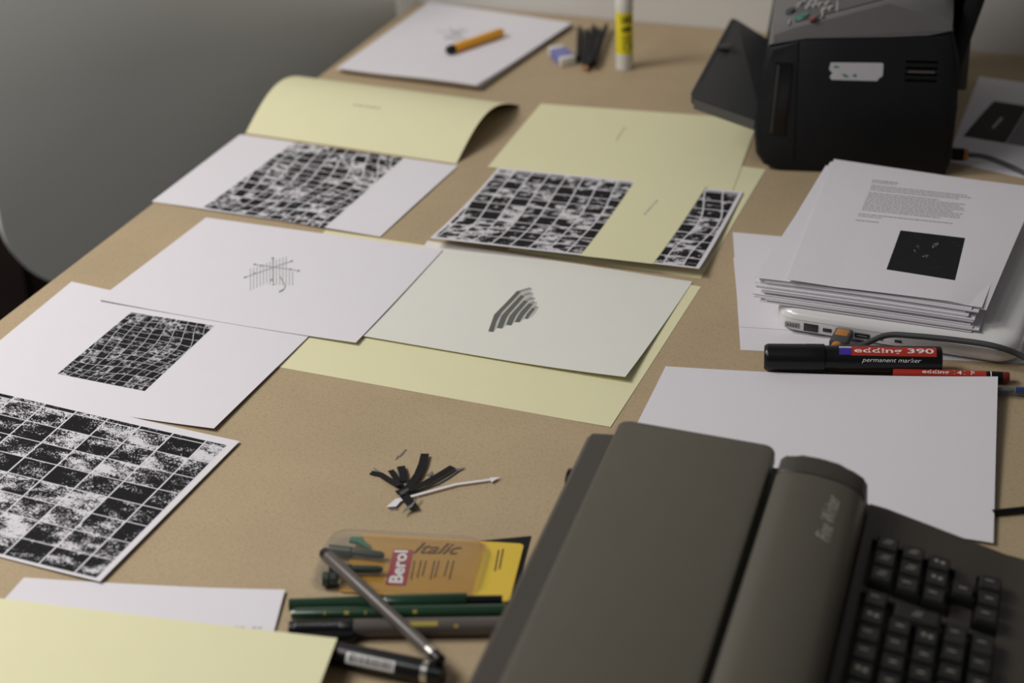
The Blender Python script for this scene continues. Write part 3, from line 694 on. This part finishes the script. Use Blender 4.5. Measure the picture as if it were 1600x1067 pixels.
DS = Surf([pc(1229, 440, ztop+3), pc(1541, 486, ztop-2), pc(1622, 296, ztop+3), pc(1303, 249, ztop+3)], tzf, 'paper', 'typed_page', 'white page with typed text and a square black picture on top of the stack', None, nx=36, ny=24)
DS.decal('black_picture', [(1385, 421), (1492, 438), (1508, 372), (1407, 360)], 'nightphoto', off=.15)
hl = []; rh = random.Random(9)
for cx_, cy_, n_, rr_ in ((1461, 383.5, 16, 4.2), (1433, 386.5, 7, 3.0), (1446, 401, 9, 4.5), (1429, 393, 3, 2)):
    for _ in range(n_):
        u_, v_ = cx_+rh.uniform(-1, 1)*rr_, cy_+rh.uniform(-.8, .8)*rr_*(.45 if n_ == 9 else 1); r0_ = rh.uniform(.35, 1.0); hl.append([(u_+r0_*1.3*rh.uniform(.6, 1.2)*math.cos(t_), v_+r0_*rh.uniform(.6, 1.2)*math.sin(t_)) for t_ in (5.2, 4.2, 3.1, 2.1, 1.0, 0)])
DS.polys('picture_highlights', hl, 'greyink', off=.25)
tl = []; rnd = random.Random(4)
def tline(x0, y0, x1, th_, sl_=.105):
    x = x0
    while x < x1:
        wd = rnd.uniform(3, 9); e = min(x+wd, x1); tl.append(bar((x, y0+(x-x0)*sl_), (e, y0+(e-x0)*sl_), th_)); x = e+rnd.uniform(.9, 1.6)
tline(1363, 282, 1403, 1.6); tline(1362, 285, 1400, .9)
for k in range(3): tline(1361.5-1.0*k, 290+3.1*k, (1511, 1518, 1500)[k]-k, 1.2)
rag = [1468, 1510, 1502, 1511, 1512, 1495, 1512, 1509, 1510, 1480]
for k in range(10): tline(1357.5-1.25*k, 301+2.95*k, rag[k]-1.3*k, 1.15)
tline(1341.5, 334, 1488, 1.2); tline(1340.5, 337, 1378, 1.0); tline(1337, 344, 1373, 1.2)
DS.polys('typed_text', tl, 'greyink', off=.15)
# ================================================================== PENS ON THE RIGHT
m0 = px(1194, 558, 14.2); m1 = px(1471, 563, 14.2); ax = (m1-m0); L = ax.length
MK = thing('marker_pen', 'fat black permanent marker with red label lying behind the blank sheet', 'marker', m0)
r = .0140
lathe('cap', (0, 0, 0), ax, [(0, r*.80), (.002, r*.92), (.004, r*.96), (L*.235, r*.985), (L*.24, r*1.0), (L*.34, r*1.0), (L*.342, r*.93)], 'bplast', MK, n=40)
lathe('barrel', (0, 0, 0), ax, [(L*.343, r*.90), (L*.40, r*.90), (L*.42, r*.955), (L*.985, r*.955), (L*.997, r*.92), (L, r*.80)], 'bplast', MK, n=40)
for k in range(12):
    pass
Rm = frame(ax); tocam = (CAM+Vector((0, 0, TZ))-(m0+ax*.5)).normalized(); lc = Rm.transposed() @ tocam; tha = math.atan2(lc.z, lc.y)
def onm(d0, d1, h0, h1, rr_=r*.955*1.004):
    """h: position across the visible face, -1 bottom silhouette, 1 top silhouette"""
    up = 1 if (Rm @ Vector((0, math.cos(tha+.5), math.sin(tha+.5)))).dot(UPV) > (Rm @ Vector((0, math.cos(tha-.5), math.sin(tha-.5)))).dot(UPV) else -1
    def fn(a, b):
        t = tha+up*math.asin(max(-1, min(1, h0+(h1-h0)*b))); return Rm @ Vector((L*(d0+(d1-d0)*a), rr_*math.cos(t), rr_*math.sin(t)))
    return fn
def patch(name, fn, m, parent, nx=2, ny=8):
    vs = [fn(i/nx, j/ny) for j in range(ny+1) for i in range(nx+1)]
    return pyd(name, vs, [(j*(nx+1)+i, j*(nx+1)+i+1, (j+1)*(nx+1)+i+1, (j+1)*(nx+1)+i) for j in range(ny) for i in range(nx)], m, parent, True)
rl = patch('red_label', onm(.490, .965, .24, .90), 'red', MK); patch('violet_label', onm(.420, .488, .28, .76), 'violet', MK); patch('pale_label_line', onm(.42, .49, .78, .88), 'sticker', MK)
text('brand_lettering', 'edding 390', onm(.505, .950, .36, .80, r*.955*1.012), 'labelwhite', MK, bold=.018)
text('lettering', 'permanent marker', onm(.548, .880, -.30, .10, r*.955*1.008), 'labelwhite', MK, shear=.3)
# red labelled thin pen
a0 = px(1395, 583, 6); a1 = px(1577, 590, 6); ax = a1-a0; L = ax.length; Rm = frame(ax)
FP = thing('fineliner_pen', 'slim pen with red label and dark red end plug behind the blank sheet', 'pen', a0)
r = .0055
lathe('barrel', (0, 0, 0), ax, [(0, r), (L*.80, r), (L*.80, r)], 'red', FP, n=20); lathe('black_band', (0, 0, 0), ax, [(L*.802, r), (L*.94, r)], 'bplast', FP, n=20)
lathe('end_plug', (0, 0, 0), ax, [(L*.941, r*.97), (L*.99, r*.97), (L, r*.85)], 'redcap', FP, n=20)
lathe('ring', (0, 0, 0), ax, [(L*.835, r*1.01), (L*.845, r*1.01)], 'labelwhite', FP, n=20)
tocam = (CAM+Vector((0, 0, TZ))-a0).normalized(); lc = Rm.transposed() @ tocam; tha = math.atan2(lc.z, lc.y)
text('lettering', 'edding 141 F', onm(.25, .70, .05, .85, r*1.02), 'labelwhite', FP, bold=.02)
# clear ballpoint with blue cap end
a0 = px(1520, 606, 5.0); a1 = px(1650, 614, 5.0); ax = a1-a0; L = ax.length
CB = thing('ballpoint_pen', 'clear barrelled ballpoint with blue ink next to the slim red pen', 'pen', a0)
lathe('barrel', (0, 0, 0), ax, [(0, .0045), (L, .0045)], 'clearblue', CB, n=16); lathe('ink_tube', (0, 0, 0), ax, [(0, .0022), (L*.5, .0022)], 'pin', CB, n=10)
lathe('blue_insert', (0, 0, 0), ax, [(L*.52, .0034), (L, .0034)], 'blue', CB, n=12)
box('clip', ax*.62+Vector((.002, -.0065, .0005)), (.060, .0022, .0045), 'clearblue', CB, .0008, rot=frame(ax))
# black cable at the right
tube_o = tube('power_cord', [px(1551, 801, 3.2), px(1572, 799, 3.2), px(1600, 796, 3.2), px(1680, 786, 3.2), Vector((.72, -.10, TZ+.0032)), Vector((.965, -.02, TZ+.0032))], .0030, 'bplast'); tag(tube_o, 'black cord coming out from under the blank sheet beside the typewriter', 'cord')
# ================================================================== TYPEWRITER
ta = math.radians(6); tp = px(920, 672, 78); TW = thing('typewriter', 'taupe electronic typewriter with black keys and a flat lid', 'typewriter', (tp.x, tp.y, TZ), ta)
V1 = -.43
def vprism(name, prof, v0, v1, m, bev=.004, parent=TW):
    return prism(name, [(u*MM, z*MM) for u, z in prof], v1, v0, m, parent, bev)
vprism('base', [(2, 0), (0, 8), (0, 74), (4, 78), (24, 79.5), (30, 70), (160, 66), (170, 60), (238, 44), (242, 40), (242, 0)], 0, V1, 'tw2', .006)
# back ledge: near half darker
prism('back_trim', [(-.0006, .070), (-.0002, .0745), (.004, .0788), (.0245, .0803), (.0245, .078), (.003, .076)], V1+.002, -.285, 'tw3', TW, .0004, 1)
# lid with rounded far corners
def lidslab(name, u0, u1, v0, v1, zfun, th, m, rad, bevel):
    out = rrect((u1-u0)*MM, (v0-v1), rad); cx, cy = (u0+u1)/2*MM, (v0+v1)/2
    rings = [(-th, 0), (-bevel, 0), (-bevel*.3, -bevel*.3), (0, -bevel)]
    vs, fs = [], []; n = len(out)
    for dz, ins in rings:
        k = ((u1-u0)*MM+2*ins)/((u1-u0)*MM); k2 = ((v0-v1)+2*ins)/(v0-v1)
        for x, y in out: X, Y = cx+x*k, cy+y*k2; vs.append((X, Y, zfun(X/MM, Y)*MM+dz))
    for j in range(len(rings)-1):
        for i in range(n): q = (i+1) % n; fs.append((j*n+i, j*n+q, (j+1)*n+q, (j+1)*n+i))
    fs.append(tuple(range(n))[::-1]); fs.append(tuple((len(rings)-1)*n+i for i in range(n)))
    return pyd(name, vs, fs, m, TW, True)
lidslab('lid', 27, 161, .003, V1-.02, lambda u, v: 92-8*(u-30)/130, .012, 'tw', .010, .003)
# rounded hood with end cap
hood = [(168, 60), (168, 84), (172, 87.5), (185, 88.5), (200, 87.5), (215, 84.5), (228, 80), (236, 75), (239.5, 69), (240.5, 50), (238, 44)]
vprism('hood', hood, -.041, V1, 'tw', .0012)
vprism('hood_end_cap', [(u, z+.6 if z > 60 else z) for u, z in hood], -.016, -.0405, 'tw2', .003)
vprism('slot', [(160, 60), (170, 60), (170, 62), (160, 62)], -.01, V1, 'tw2', .0002)
# hood logo
def hz(u):
    for (a, za_), (b, zb_) in zip(hood[1:], hood[2:]):
        if a <= u <= b: return za_+(zb_-za_)*(u-a)/(b-a)
    return 70
def hoodtext(a, b):
    u = 223-11*b; return Vector((u*MM, -.124+.062*a, (hz(u)+.25)*MM))
text('logo_lettering', 'Fine Writer', hoodtext, 'logo', TW, shear=.35)
# keyboard deck
def dz(u): return 49-34*(u-242)/112 if u < 354 else 15-4*(u-354)/60
deck = [(242, 0), (242, 49), (256, dz(256)), (354, 15), (372, 12), (425, 9), (430, 5), (430, 0)]
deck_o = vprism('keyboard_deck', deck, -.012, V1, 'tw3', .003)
# wells that the keys stand in, sunk into the deck
WD = 6.5
def well(u0, u1, v0, v1, depth):
    return [Vector((u*MM, v, (dz(u)+h)*MM)) for h in (6, -depth) for u, v in ((u0, v1), (u1, v1), (u1, v0), (u0, v0))], HEX
carve(deck_o, [well(250, 317, -.060, -.125, WD), well(315, 335.5, -.078, -.104, WD), well(333.5, 353.8, -.056, -.127, WD), well(250, 353.8, -.132, V1+.012, WD)])
_key = {}
def key(u, v, wu=18.2, wv=19.6, h=8.5, leg=0):
    kk = (wu, wv, h)
    if kk not in _key:
        bm = bmesh.new(); n = 6; a = wu/2*MM; b = wv/2*MM; t = .80
        base = [(-a, -b), (a, -b), (a, b), (-a, b)]; rings = []
        for z, s_ in ((-WD*MM, 1.), (h*.55*MM, .95), (h*.92*MM, t+.03), (h*MM, t-.03)):
            rings.append([bm.verts.new((x*s_, y*s_, z)) for x, y in base])
        for r0, r1 in zip(rings, rings[1:]):
            for i in range(4): bm.faces.new((r0[i], r0[(i+1) % 4], r1[(i+1) % 4], r1[i]))
        c = bm.verts.new((0, 0, (h-.5)*MM))
        for i in range(4): bm.faces.new((rings[-1][i], rings[-1][(i+1) % 4], c))
        bmesh.ops.recalc_face_normals(bm, faces=bm.faces); me = bpy.data.meshes.new('key'); bm.to_mesh(me); bm.free(); _key[kk] = me
    o = mobj('key', _key[kk], 'key', TW, False, Vector((u*MM, v, (dz(u)+.6)*MM))); o.rotation_euler = (0, math.radians(9), 0)
    if leg:
        vs, fs = [], []
        for (x0, y0, x1, y1) in ([(-3, -1.2, 3, 0.6)], [(-4, -2.2, 3, -.8), (-2, 1.5, 4, 2.8)], [(-4, -1, -1, 2.4), (1, -2, 4.2, 1.5)], [(-4.5, .5, 2, 2.0)])[leg % 4]:
            k = len(vs); vs += [Vector((x0*MM, y0*MM, (h+.15)*MM)), Vector((x1*MM, y0*MM, (h+.15)*MM)), Vector((x1*MM, y1*MM, (h+.15)*MM)), Vector((x0*MM, y1*MM, (h+.15)*MM))]; fs.append((k, k+1, k+2, k+3))
        pyd('legend', vs, fs, 'legend', o)
rn = random.Random(2)
rows = [262, 282.5, 303, 323.5, 344]
for j, u in enumerate(rows):
    # cursor cluster
    for k in range(3):
        if j == 3 and k != 1: continue
        key(u, -.0700-.0215*k, leg=rn.randint(1, 4))
    # main block
    v = -.1455; k = 0
    while v > V1+.02:
        if j in (1, 2) and k == 0:
            if j == 1: key(293.5, v-.001, 39.5, 20.0, leg=1)
        elif j in (3, 4) and k == 0:
            key(u, v-.005, 18.2, 29, leg=3); v -= .0075
        else: key(u, v, leg=rn.randint(1, 4))
        v -= .0222; k += 1
# little foot knob at the back
lathe('platen_knob', (-.001, -.045, .055), (-1, 0, 0), [(0, .010), (.006, .010), (.007, .008)], 'bplast', TW, n=18)
# ================================================================== PEN CLUTTER
pk0 = px(640, 885, 0); pk = thing('pen_pack', 'yellow carded blister pack of italic pen nibs beside the green pens', 'pen pack', pk0, math.radians(13.5))
c_, s_ = math.cos(math.radians(13.5)), math.sin(math.radians(13.5))
def pkl(u, v, z=2.):
    p = px(u, v, z)-pk0; return Vector((p.x*c_+p.y*s_, -p.x*s_+p.y*c_))
a, b, cR, dR = pkl(530, 926), pkl(775, 928), pkl(797, 850), pkl(560, 832)
x0, x1 = (a.x+dR.x)/2, cR.x+.012; y0, y1 = (a.y)+.002, (cR.y+dR.y)/2
cxy = ((x0+x1)/2, (y0+y1)/2)
def mv(pts, c): return [(x+c[0], y+c[1]) for x, y in pts]
prism('card', mv(rrect(x1-x0, y1-y0, .005), cxy), .0012, .0020, 'card', pk, axis='z')
prism('card_border', mv(rrect((x1-x0)*.22, (y1-y0)*.99, .004), (x1-(x1-x0)*.112, cxy[1])), .0020, .0022, 'cardedge', pk, axis='z')
def onp(u0, v0, u1, v1, u2, v2, z=2.5):
    A0, B0, C0 = pkl(u0, v0), pkl(u1, v1), pkl(u2, v2)      # origin, end of text, top of text
    return lambda a, b: Vector(((A0+(B0-A0)*a+(C0-A0)*b).x, (A0+(B0-A0)*a+(C0-A0)*b).y, z*MM))
text('italic_lettering', 'Italic', onp(645, 865, 718, 867, 652, 848), 'brown', pk, shear=.35, bold=.01)
f_ = onp(602, 914, 615, 858, 634, 916, 2.3); pyd('logo_box', [f_(0, 0), f_(1, 0), f_(1, 1), f_(0, 1)][::-1], [(0, 1, 2, 3)], 'berol', pk)
text('brand_lettering', 'Berol', onp(629, 912, 638, 861, 607, 911, 2.6), 'labelwhite', pk, bold=.03)
f_ = None
sm = []
for i, u in enumerate((645, 655, 663, 676, 683, 698, 706)): sm.append(((u-3-i*.2, 906-(i % 3)*3), (u+3, 876)))
vs, fs = [], []
for p, q in sm:
    A0, B0 = pkl(*p), pkl(*q); d0 = (B0-A0).normalized(); n0 = Vector((-d0.y, d0.x))*.0006
    k = len(vs); vs += [(x.x, x.y, .0023) for x in (A0-n0, B0-n0, B0+n0, A0+n0)]; fs.append((k, k+1, k+2, k+3))
for p, q in (((773, 893), (779, 860)), ((780, 890), (786, 858))):
    A0, B0 = pkl(*p), pkl(*q); d0 = (B0-A0).normalized(); n0 = Vector((-d0.y, d0.x))*.0006
    k = len(vs); vs += [(x.x, x.y, .0026) for x in (A0-n0, B0-n0, B0+n0, A0+n0)]; fs.append((k, k+1, k+2, k+3))
pyd('small_print', vs, fs, 'brown', pk)
# nib units inside the blister
for (u0, v0, u1, v1, m_, r_) in ((515, 858, 600, 868, 'nibgreen', .0042), (515, 888, 598, 890, 'nibgreen', .0040), (505, 905, 528, 905, 'nibgreen', .0062)):
    A0, B0 = pkl(u0, v0, 7), pkl(u1, v1, 7); v = Vector((B0.x-A0.x, B0.y-A0.y, 0)); Ln = v.length
    lathe('nib_unit', (A0.x, A0.y, .0072), v, [(0, r_), (Ln*.4, r_), (Ln*.42, r_*.8), (Ln*.93, r_*.8), (Ln, r_*.5)], m_, pk, n=14)
A0, B0 = pkl(547, 844, 7), pkl(578, 860, 7)
bz = [(A0.x, A0.y+.003), (A0.x+.010, A0.y+.004), (B0.x-.002, B0.y+.004), (B0.x, B0.y), (A0.x+.008, A0.y-.004), (A0.x, A0.y-.003)]
prism('green_fin', bz, .0060, .0085, 'fingreen', pk, axis='z')
# blister dome
def blister(name, cx, cy, w_, h_, z1, r_):
    rings = []
    for z, ins in ((.0024, 0), (z1*.5, .0015), (z1*.85, .004), (z1, .010)): rings.append((z, mv(rrect(w_-2*ins, h_-2*ins, max(.002, r_-ins*.5)), (cx, cy))))
    vs, fs = [], []; n = len(rings[0][1])
    for z, o_ in rings: vs += [(x, y, z) for x, y in o_]
    for j in range(len(rings)-1):
        for i in range(n): q = (i+1) % n; fs.append((j*n+i, j*n+q, (j+1)*n+q, (j+1)*n+i))
    fs.append(tuple((len(rings)-1)*n+i for i in range(n)))
    return pyd(name, vs, fs, 'clear', pk, True)
l0 = pkl(492, 900); l1 = pkl(757, 880)
bl_ = blister('blister', (l0.x+l1.x)/2, (y0+y1)/2-.001, l1.x-l0.x, (y1-y0)*.92, .015, .018)
prism('blister_flange', mv(rrect(l1.x-l0.x+.006, (y1-y0)*.98, .016), ((l0.x+l1.x)/2, (y0+y1)/2-.001)), .0021, .0024, 'clear', pk, axis='z')
# pens
def pen_parts(o, ax, segs):
    for nm, prof, m_ in segs: lathe(nm, (0, 0, 0), ax, prof, m_, o, n=18)
def pen2(name, label, a, b, z, cat='pen', group=None):
    A0, B0 = px(*a, z), px(*b, z); o = thing(name, label, cat, A0, 0, group); return o, B0-A0
r = .0066
o, ax = pen2('drawing_pen', 'dark green drawing pen with a thick cap lying closest to the yellow pack', (452, 945), (785, 938), 6.7, group='green pens'); L = ax.length
pen_parts(o, ax, [('barrel', [(0, r*.8), (L*.30, r*.9), (L*.62, r*.98)], 'dgreen'), ('cap', [(L*.45, r*.95), (L*.46, r*1.05), (L*.83, r*1.08), (L*.835, r)], 'dgreen'), ('grip', [(L*.836, r*.7), (L, r*.65)], 'bplast')])
o, ax = pen2('drawing_pen', 'dark green drawing pen with small gold print between two other pens', (456, 960), (790, 955), 6.3, group='green pens'); L = ax.length; r = .0061
pen_parts(o, ax, [('barrel', [(0, r*.7), (L*.03, r*.95), (L, r)], 'dgreen')])
Rm = frame(ax); tocam = (CAM+Vector((0, 0, TZ))-o.location).normalized(); lc = Rm.transposed() @ tocam; tha = math.atan2(lc.z, lc.y)
for t, wd in ((.155, .008), (.25, .022), (.345, .008), (.46, .03), (.57, .02)): patch('gold_print', onm(t, t+wd, -.1, .35, r*1.01), 'gold', o)
r = .0076
o, ax = pen2('brush_pen', 'grey brown marker with black ribbed end and gold print beside the green pens', (452, 983), (790, 978), 7.8); L = ax.length
pen_parts(o, ax, [('ribbed_end', [(x*L, r*k) for x, k in [(0, .85), (.02, .95)]+[(.03+i*.012+j*.006, 1.0 if j else .94) for i in range(18) for j in (0, 1)]+[(.30, .97)]], 'bplast'), ('barrel', [(L*.301, r), (L, r)], 'pengrey')])
Rm = frame(ax); lc = Rm.transposed() @ tocam; tha = math.atan2(lc.z, lc.y)
patch('gold_print', onm(.56, .69, .1, .6, r*1.01), 'gold', o); patch('gold_print', onm(.765, .785, -.1, .25, r*1.01), 'gold', o)
o, ax = pen2('black_pen', 'plain black pen half hidden under the cream sheet by the pens', (462, 999), (575, 992), 5.5); L = ax.length; r = .0052
pen_parts(o, ax, [('barrel', [(0, r), (L*.8, r), (L*.83, r*.7)], 'bplast'), ('tip', [(L*.831, r*.6), (L*.97, r*.25), (L, r*.1)], 'bmatte')])
# diagonal grey pen on top
A0 = px(507, 864, 17.5); B0 = px(683, 1028, 20.5); ax = B0-A0; L = ax.length; r = .0054
o = thing('fibre_pen', 'grey pen with silver ring resting diagonally across the green pens', 'pen', A0)
pen_parts(o, ax, [('tip_plug', [(-.002, r*.7), (0, r*.95), (L*.035, r)], 'bplast'), ('barrel', [(L*.036, r), (L*.52, r*1.02), (L*.53, r*.93), (L*.93, r*.93)], 'pengrey'), ('silver_ring', [(L*.931, r*.95), (L*.975, r*.95)], 'silver'), ('end_plug', [(L*.976, r*.95), (L*1.025, r*.9), (L*1.03, r*.6)], 'bplast')])
# barcoded marker in front
A0 = px(497, 1015, 10.0); B0 = px(668, 1050, 10.0); ax = B0-A0; L = ax.length; r = .0096
o = thing('marker_pen', 'black marker with a white barcode label poking out from under a cream sheet', 'marker', A0)
pen_parts(o, ax, [('barrel', [(0, r*.9), (L*.05, r), (L*.965, r)], 'bplast'), ('silver_end', [(L*.966, r*.98), (L*1.02, r*.95), (L*1.03, r*.8)], 'silver'), ('end_cap', [(L*1.031, r*.85), (L*1.14, r*.8), (L*1.15, r*.6)], 'bplast')])
Rm = frame(ax); tocam = (CAM+Vector((0, 0, TZ))-A0).normalized(); lc = Rm.transposed() @ tocam; tha = math.atan2(lc.z, lc.y)
bc = patch('barcode_label', onm(.30, .74, -.60, .30, r*1.01), 'labelwhite', o)
t = .33
rb = random.Random(5)
vs, fs = [], []
while t < .72:
    wd = rb.choice((.004, .007, .010)); fn = onm(t, t+wd, -.40, .22, r*1.018)
    k = len(vs); vs += [fn(i, j/4) for j in range(5) for i in (0, 1)]; fs += [(k+2*j, k+2*j+1, k+2*j+3, k+2*j+2) for j in range(4)]; t += wd+rb.choice((.004, .006, .009))
pyd('barcode_lines', vs, fs, 'bplast', bc)
# dark card under the pack, by the typewriter
Surf([pc(700, 945), pc(800, 955), pc(830, 838), pc(745, 846)], .6, 'blackpaper', 'black_card', 'black card lying under the yellow pack', None, cat='card', nx=4, ny=4)
# ================================================================== CUT PAPER STRIPS
def zs(x, y): return (550+x*280/1572, 680+y*190/1067)
def strip(name, label, pts, w0, m_, z=1., lift=0., group=None, cat='paper strip', wl=None):
    """bent strip of paper along pixel points, width w0 (mm)"""
    P = [px(*zs(*p), z) for p in pts]; c = sum(P, Vector())/len(P); c.z = TZ+z*MM
    out = []
    for i in range(len(P)-1):
        for k in range(6): out.append(P[i].lerp(P[i+1], k/6))
    out.append(P[-1]); n = len(out); vs, fs = [], []
    for th in (0, -.0003):
        for i, p in enumerate(out):
            d_ = (out[min(i+1, n-1)]-out[max(i-1, 0)]).normalized(); nn = Vector((-d_.y, d_.x, 0))*(wl[0]+(wl[1]-wl[0])*i/(n-1) if wl else w0)*MM/2
            zz = Vector((0, 0, lift*MM*(i/(n-1))**2+th)); vs += [p-nn+zz-c, p+nn+zz-c]
    N = 2*n
    for i in range(n-1):
        a = 2*i; fs += [(a, a+2, a+3, a+1), (N+a, N+a+1, N+a+3, N+a+2), (a, N+a, N+a+2, a+2), (a+1, a+3, N+a+3, N+a+1)]
    fs += [(0, 1, N+1, N), (2*n-2, N+2*n-2, N+2*n-1, 2*n-1)]
    o = pyd(name, vs, fs, m_, None); o.location = c; return tag(o, label, cat, group)
def flatpoly(name, label, pts, m_, z=1., group=None, cat='paper arrow', th=.0003):
    P = [px(*zs(*p), z) for p in pts]; c = sum(P, Vector())/len(P); n = len(P)
    vs = [p-c for p in P]+[p-c-Vector((0, 0, th)) for p in P]
    o = pyd(name, vs, [tuple(range(n))[::-1], tuple(range(n, 2*n))]+[(i, (i+1) % n, n+(i+1) % n, n+i) for i in range(n)], m_, None); o.location = c; return tag(o, label, cat, group)
GS = 'cut black paper strips'; GA = 'cut paper arrows'
strip('paper_strip', 'black strip with a ragged end lying across the pile to the lone grey arrow side', [(165, 325), (250, 345), (330, 405), (420, 470)], 6.2, 'blackpaper', 1.2, 4, GS)
strip('paper_strip', 'short straight black strip between the ragged strip and the folded strip', [(340, 305), (385, 375), (420, 430), (440, 455)], 5.6, 'blackpaper', 2.2, 0, GS)
strip('paper_strip', 'short folded black strip with a grey underside', [(430, 270), (448, 330), (452, 400)], 7.2, 'blackpaper', 3.0, 0, GS)
flatpoly('paper_strip', 'sliver of grey paper beside the folded black strip', [(388, 285), (402, 275), (428, 340), (425, 370), (405, 345)], 'greypaper', 1.6, 'grey paper scraps', 'paper scrap')
strip('paper_strip', 'curved black strip standing out towards the drawing of stripes', [(640, 160), (618, 250), (580, 340), (500, 450), (480, 475)], 7.6, 'blackpaper', 3.2, 0, GS)
strip('paper_strip', 'longest black strip pointing along the white arrow', [(885, 275), (770, 345), (640, 420), (520, 470), (390, 505)], 7.4, 'blackpaper', 4.0, 0, GS)
strip('paper_strip', 'straight black strip pointing towards the yellow pack', [(455, 520), (500, 580), (545, 645)], 8.4, 'blackpaper', 3.6, 0, GS)
flatpoly('paper_strip', 'small grey scrap holding the black strips together', [(415, 505), (440, 520), (500, 480), (490, 462), (440, 485)], 'cable', 5.0, 'grey paper scraps', 'paper scrap')
flatpoly('paper_arrow', 'lone small grey arrow lying apart from the pile of strips', [(472, 118), (478, 126), (425, 188), (412, 188), (382, 215), (395, 180), (408, 175), (410, 180)], 'greypaper', .5, GA)
flatpoly('paper_arrow', 'long white double-headed paper arrow bent in the middle', [(300, 628), (385, 555), (440, 545), (445, 560), (500, 530), (910, 420), (1210, 380), (1212, 370), (1298, 366), (1222, 412), (1215, 394), (915, 436), (530, 540), (425, 580), (400, 610), (385, 625)], 'paper', 2.4, GA)
flatpoly('paper_arrow', 'long grey paper arrow running beside the longest black strip', [(905, 290), (995, 282), (935, 312), (850, 372), (760, 425), (560, 500), (480, 525), (480, 515), (640, 465), (760, 405), (880, 320)], 'greypaper', 1.4, GA)
flatpoly('paper_arrow', 'small grey arrow lying over the end of the strip that points to the pack', [(582, 530), (590, 535), (545, 600), (525, 630), (438, 685), (465, 640), (520, 605), (535, 590)], 'greypaper', 4.4, GA)
flatpoly('paper_arrow', 'tiny grey arrowhead tucked under the white arrow head', [(310, 632), (380, 636), (412, 652), (340, 655)], 'greypaper', .6, GA)
flatpoly('paper_arrow', 'tiny grey arrowhead peeking out behind the longest black strip', [(652, 350), (700, 312), (710, 330), (690, 358)], 'greypaper', .8, GA)
flatpoly('paper_arrow', 'thin grey paper tail behind the ragged black strip', [(188, 282), (195, 285), (260, 325), (330, 385), (300, 372), (200, 305)], 'greypaper', .7, GA)
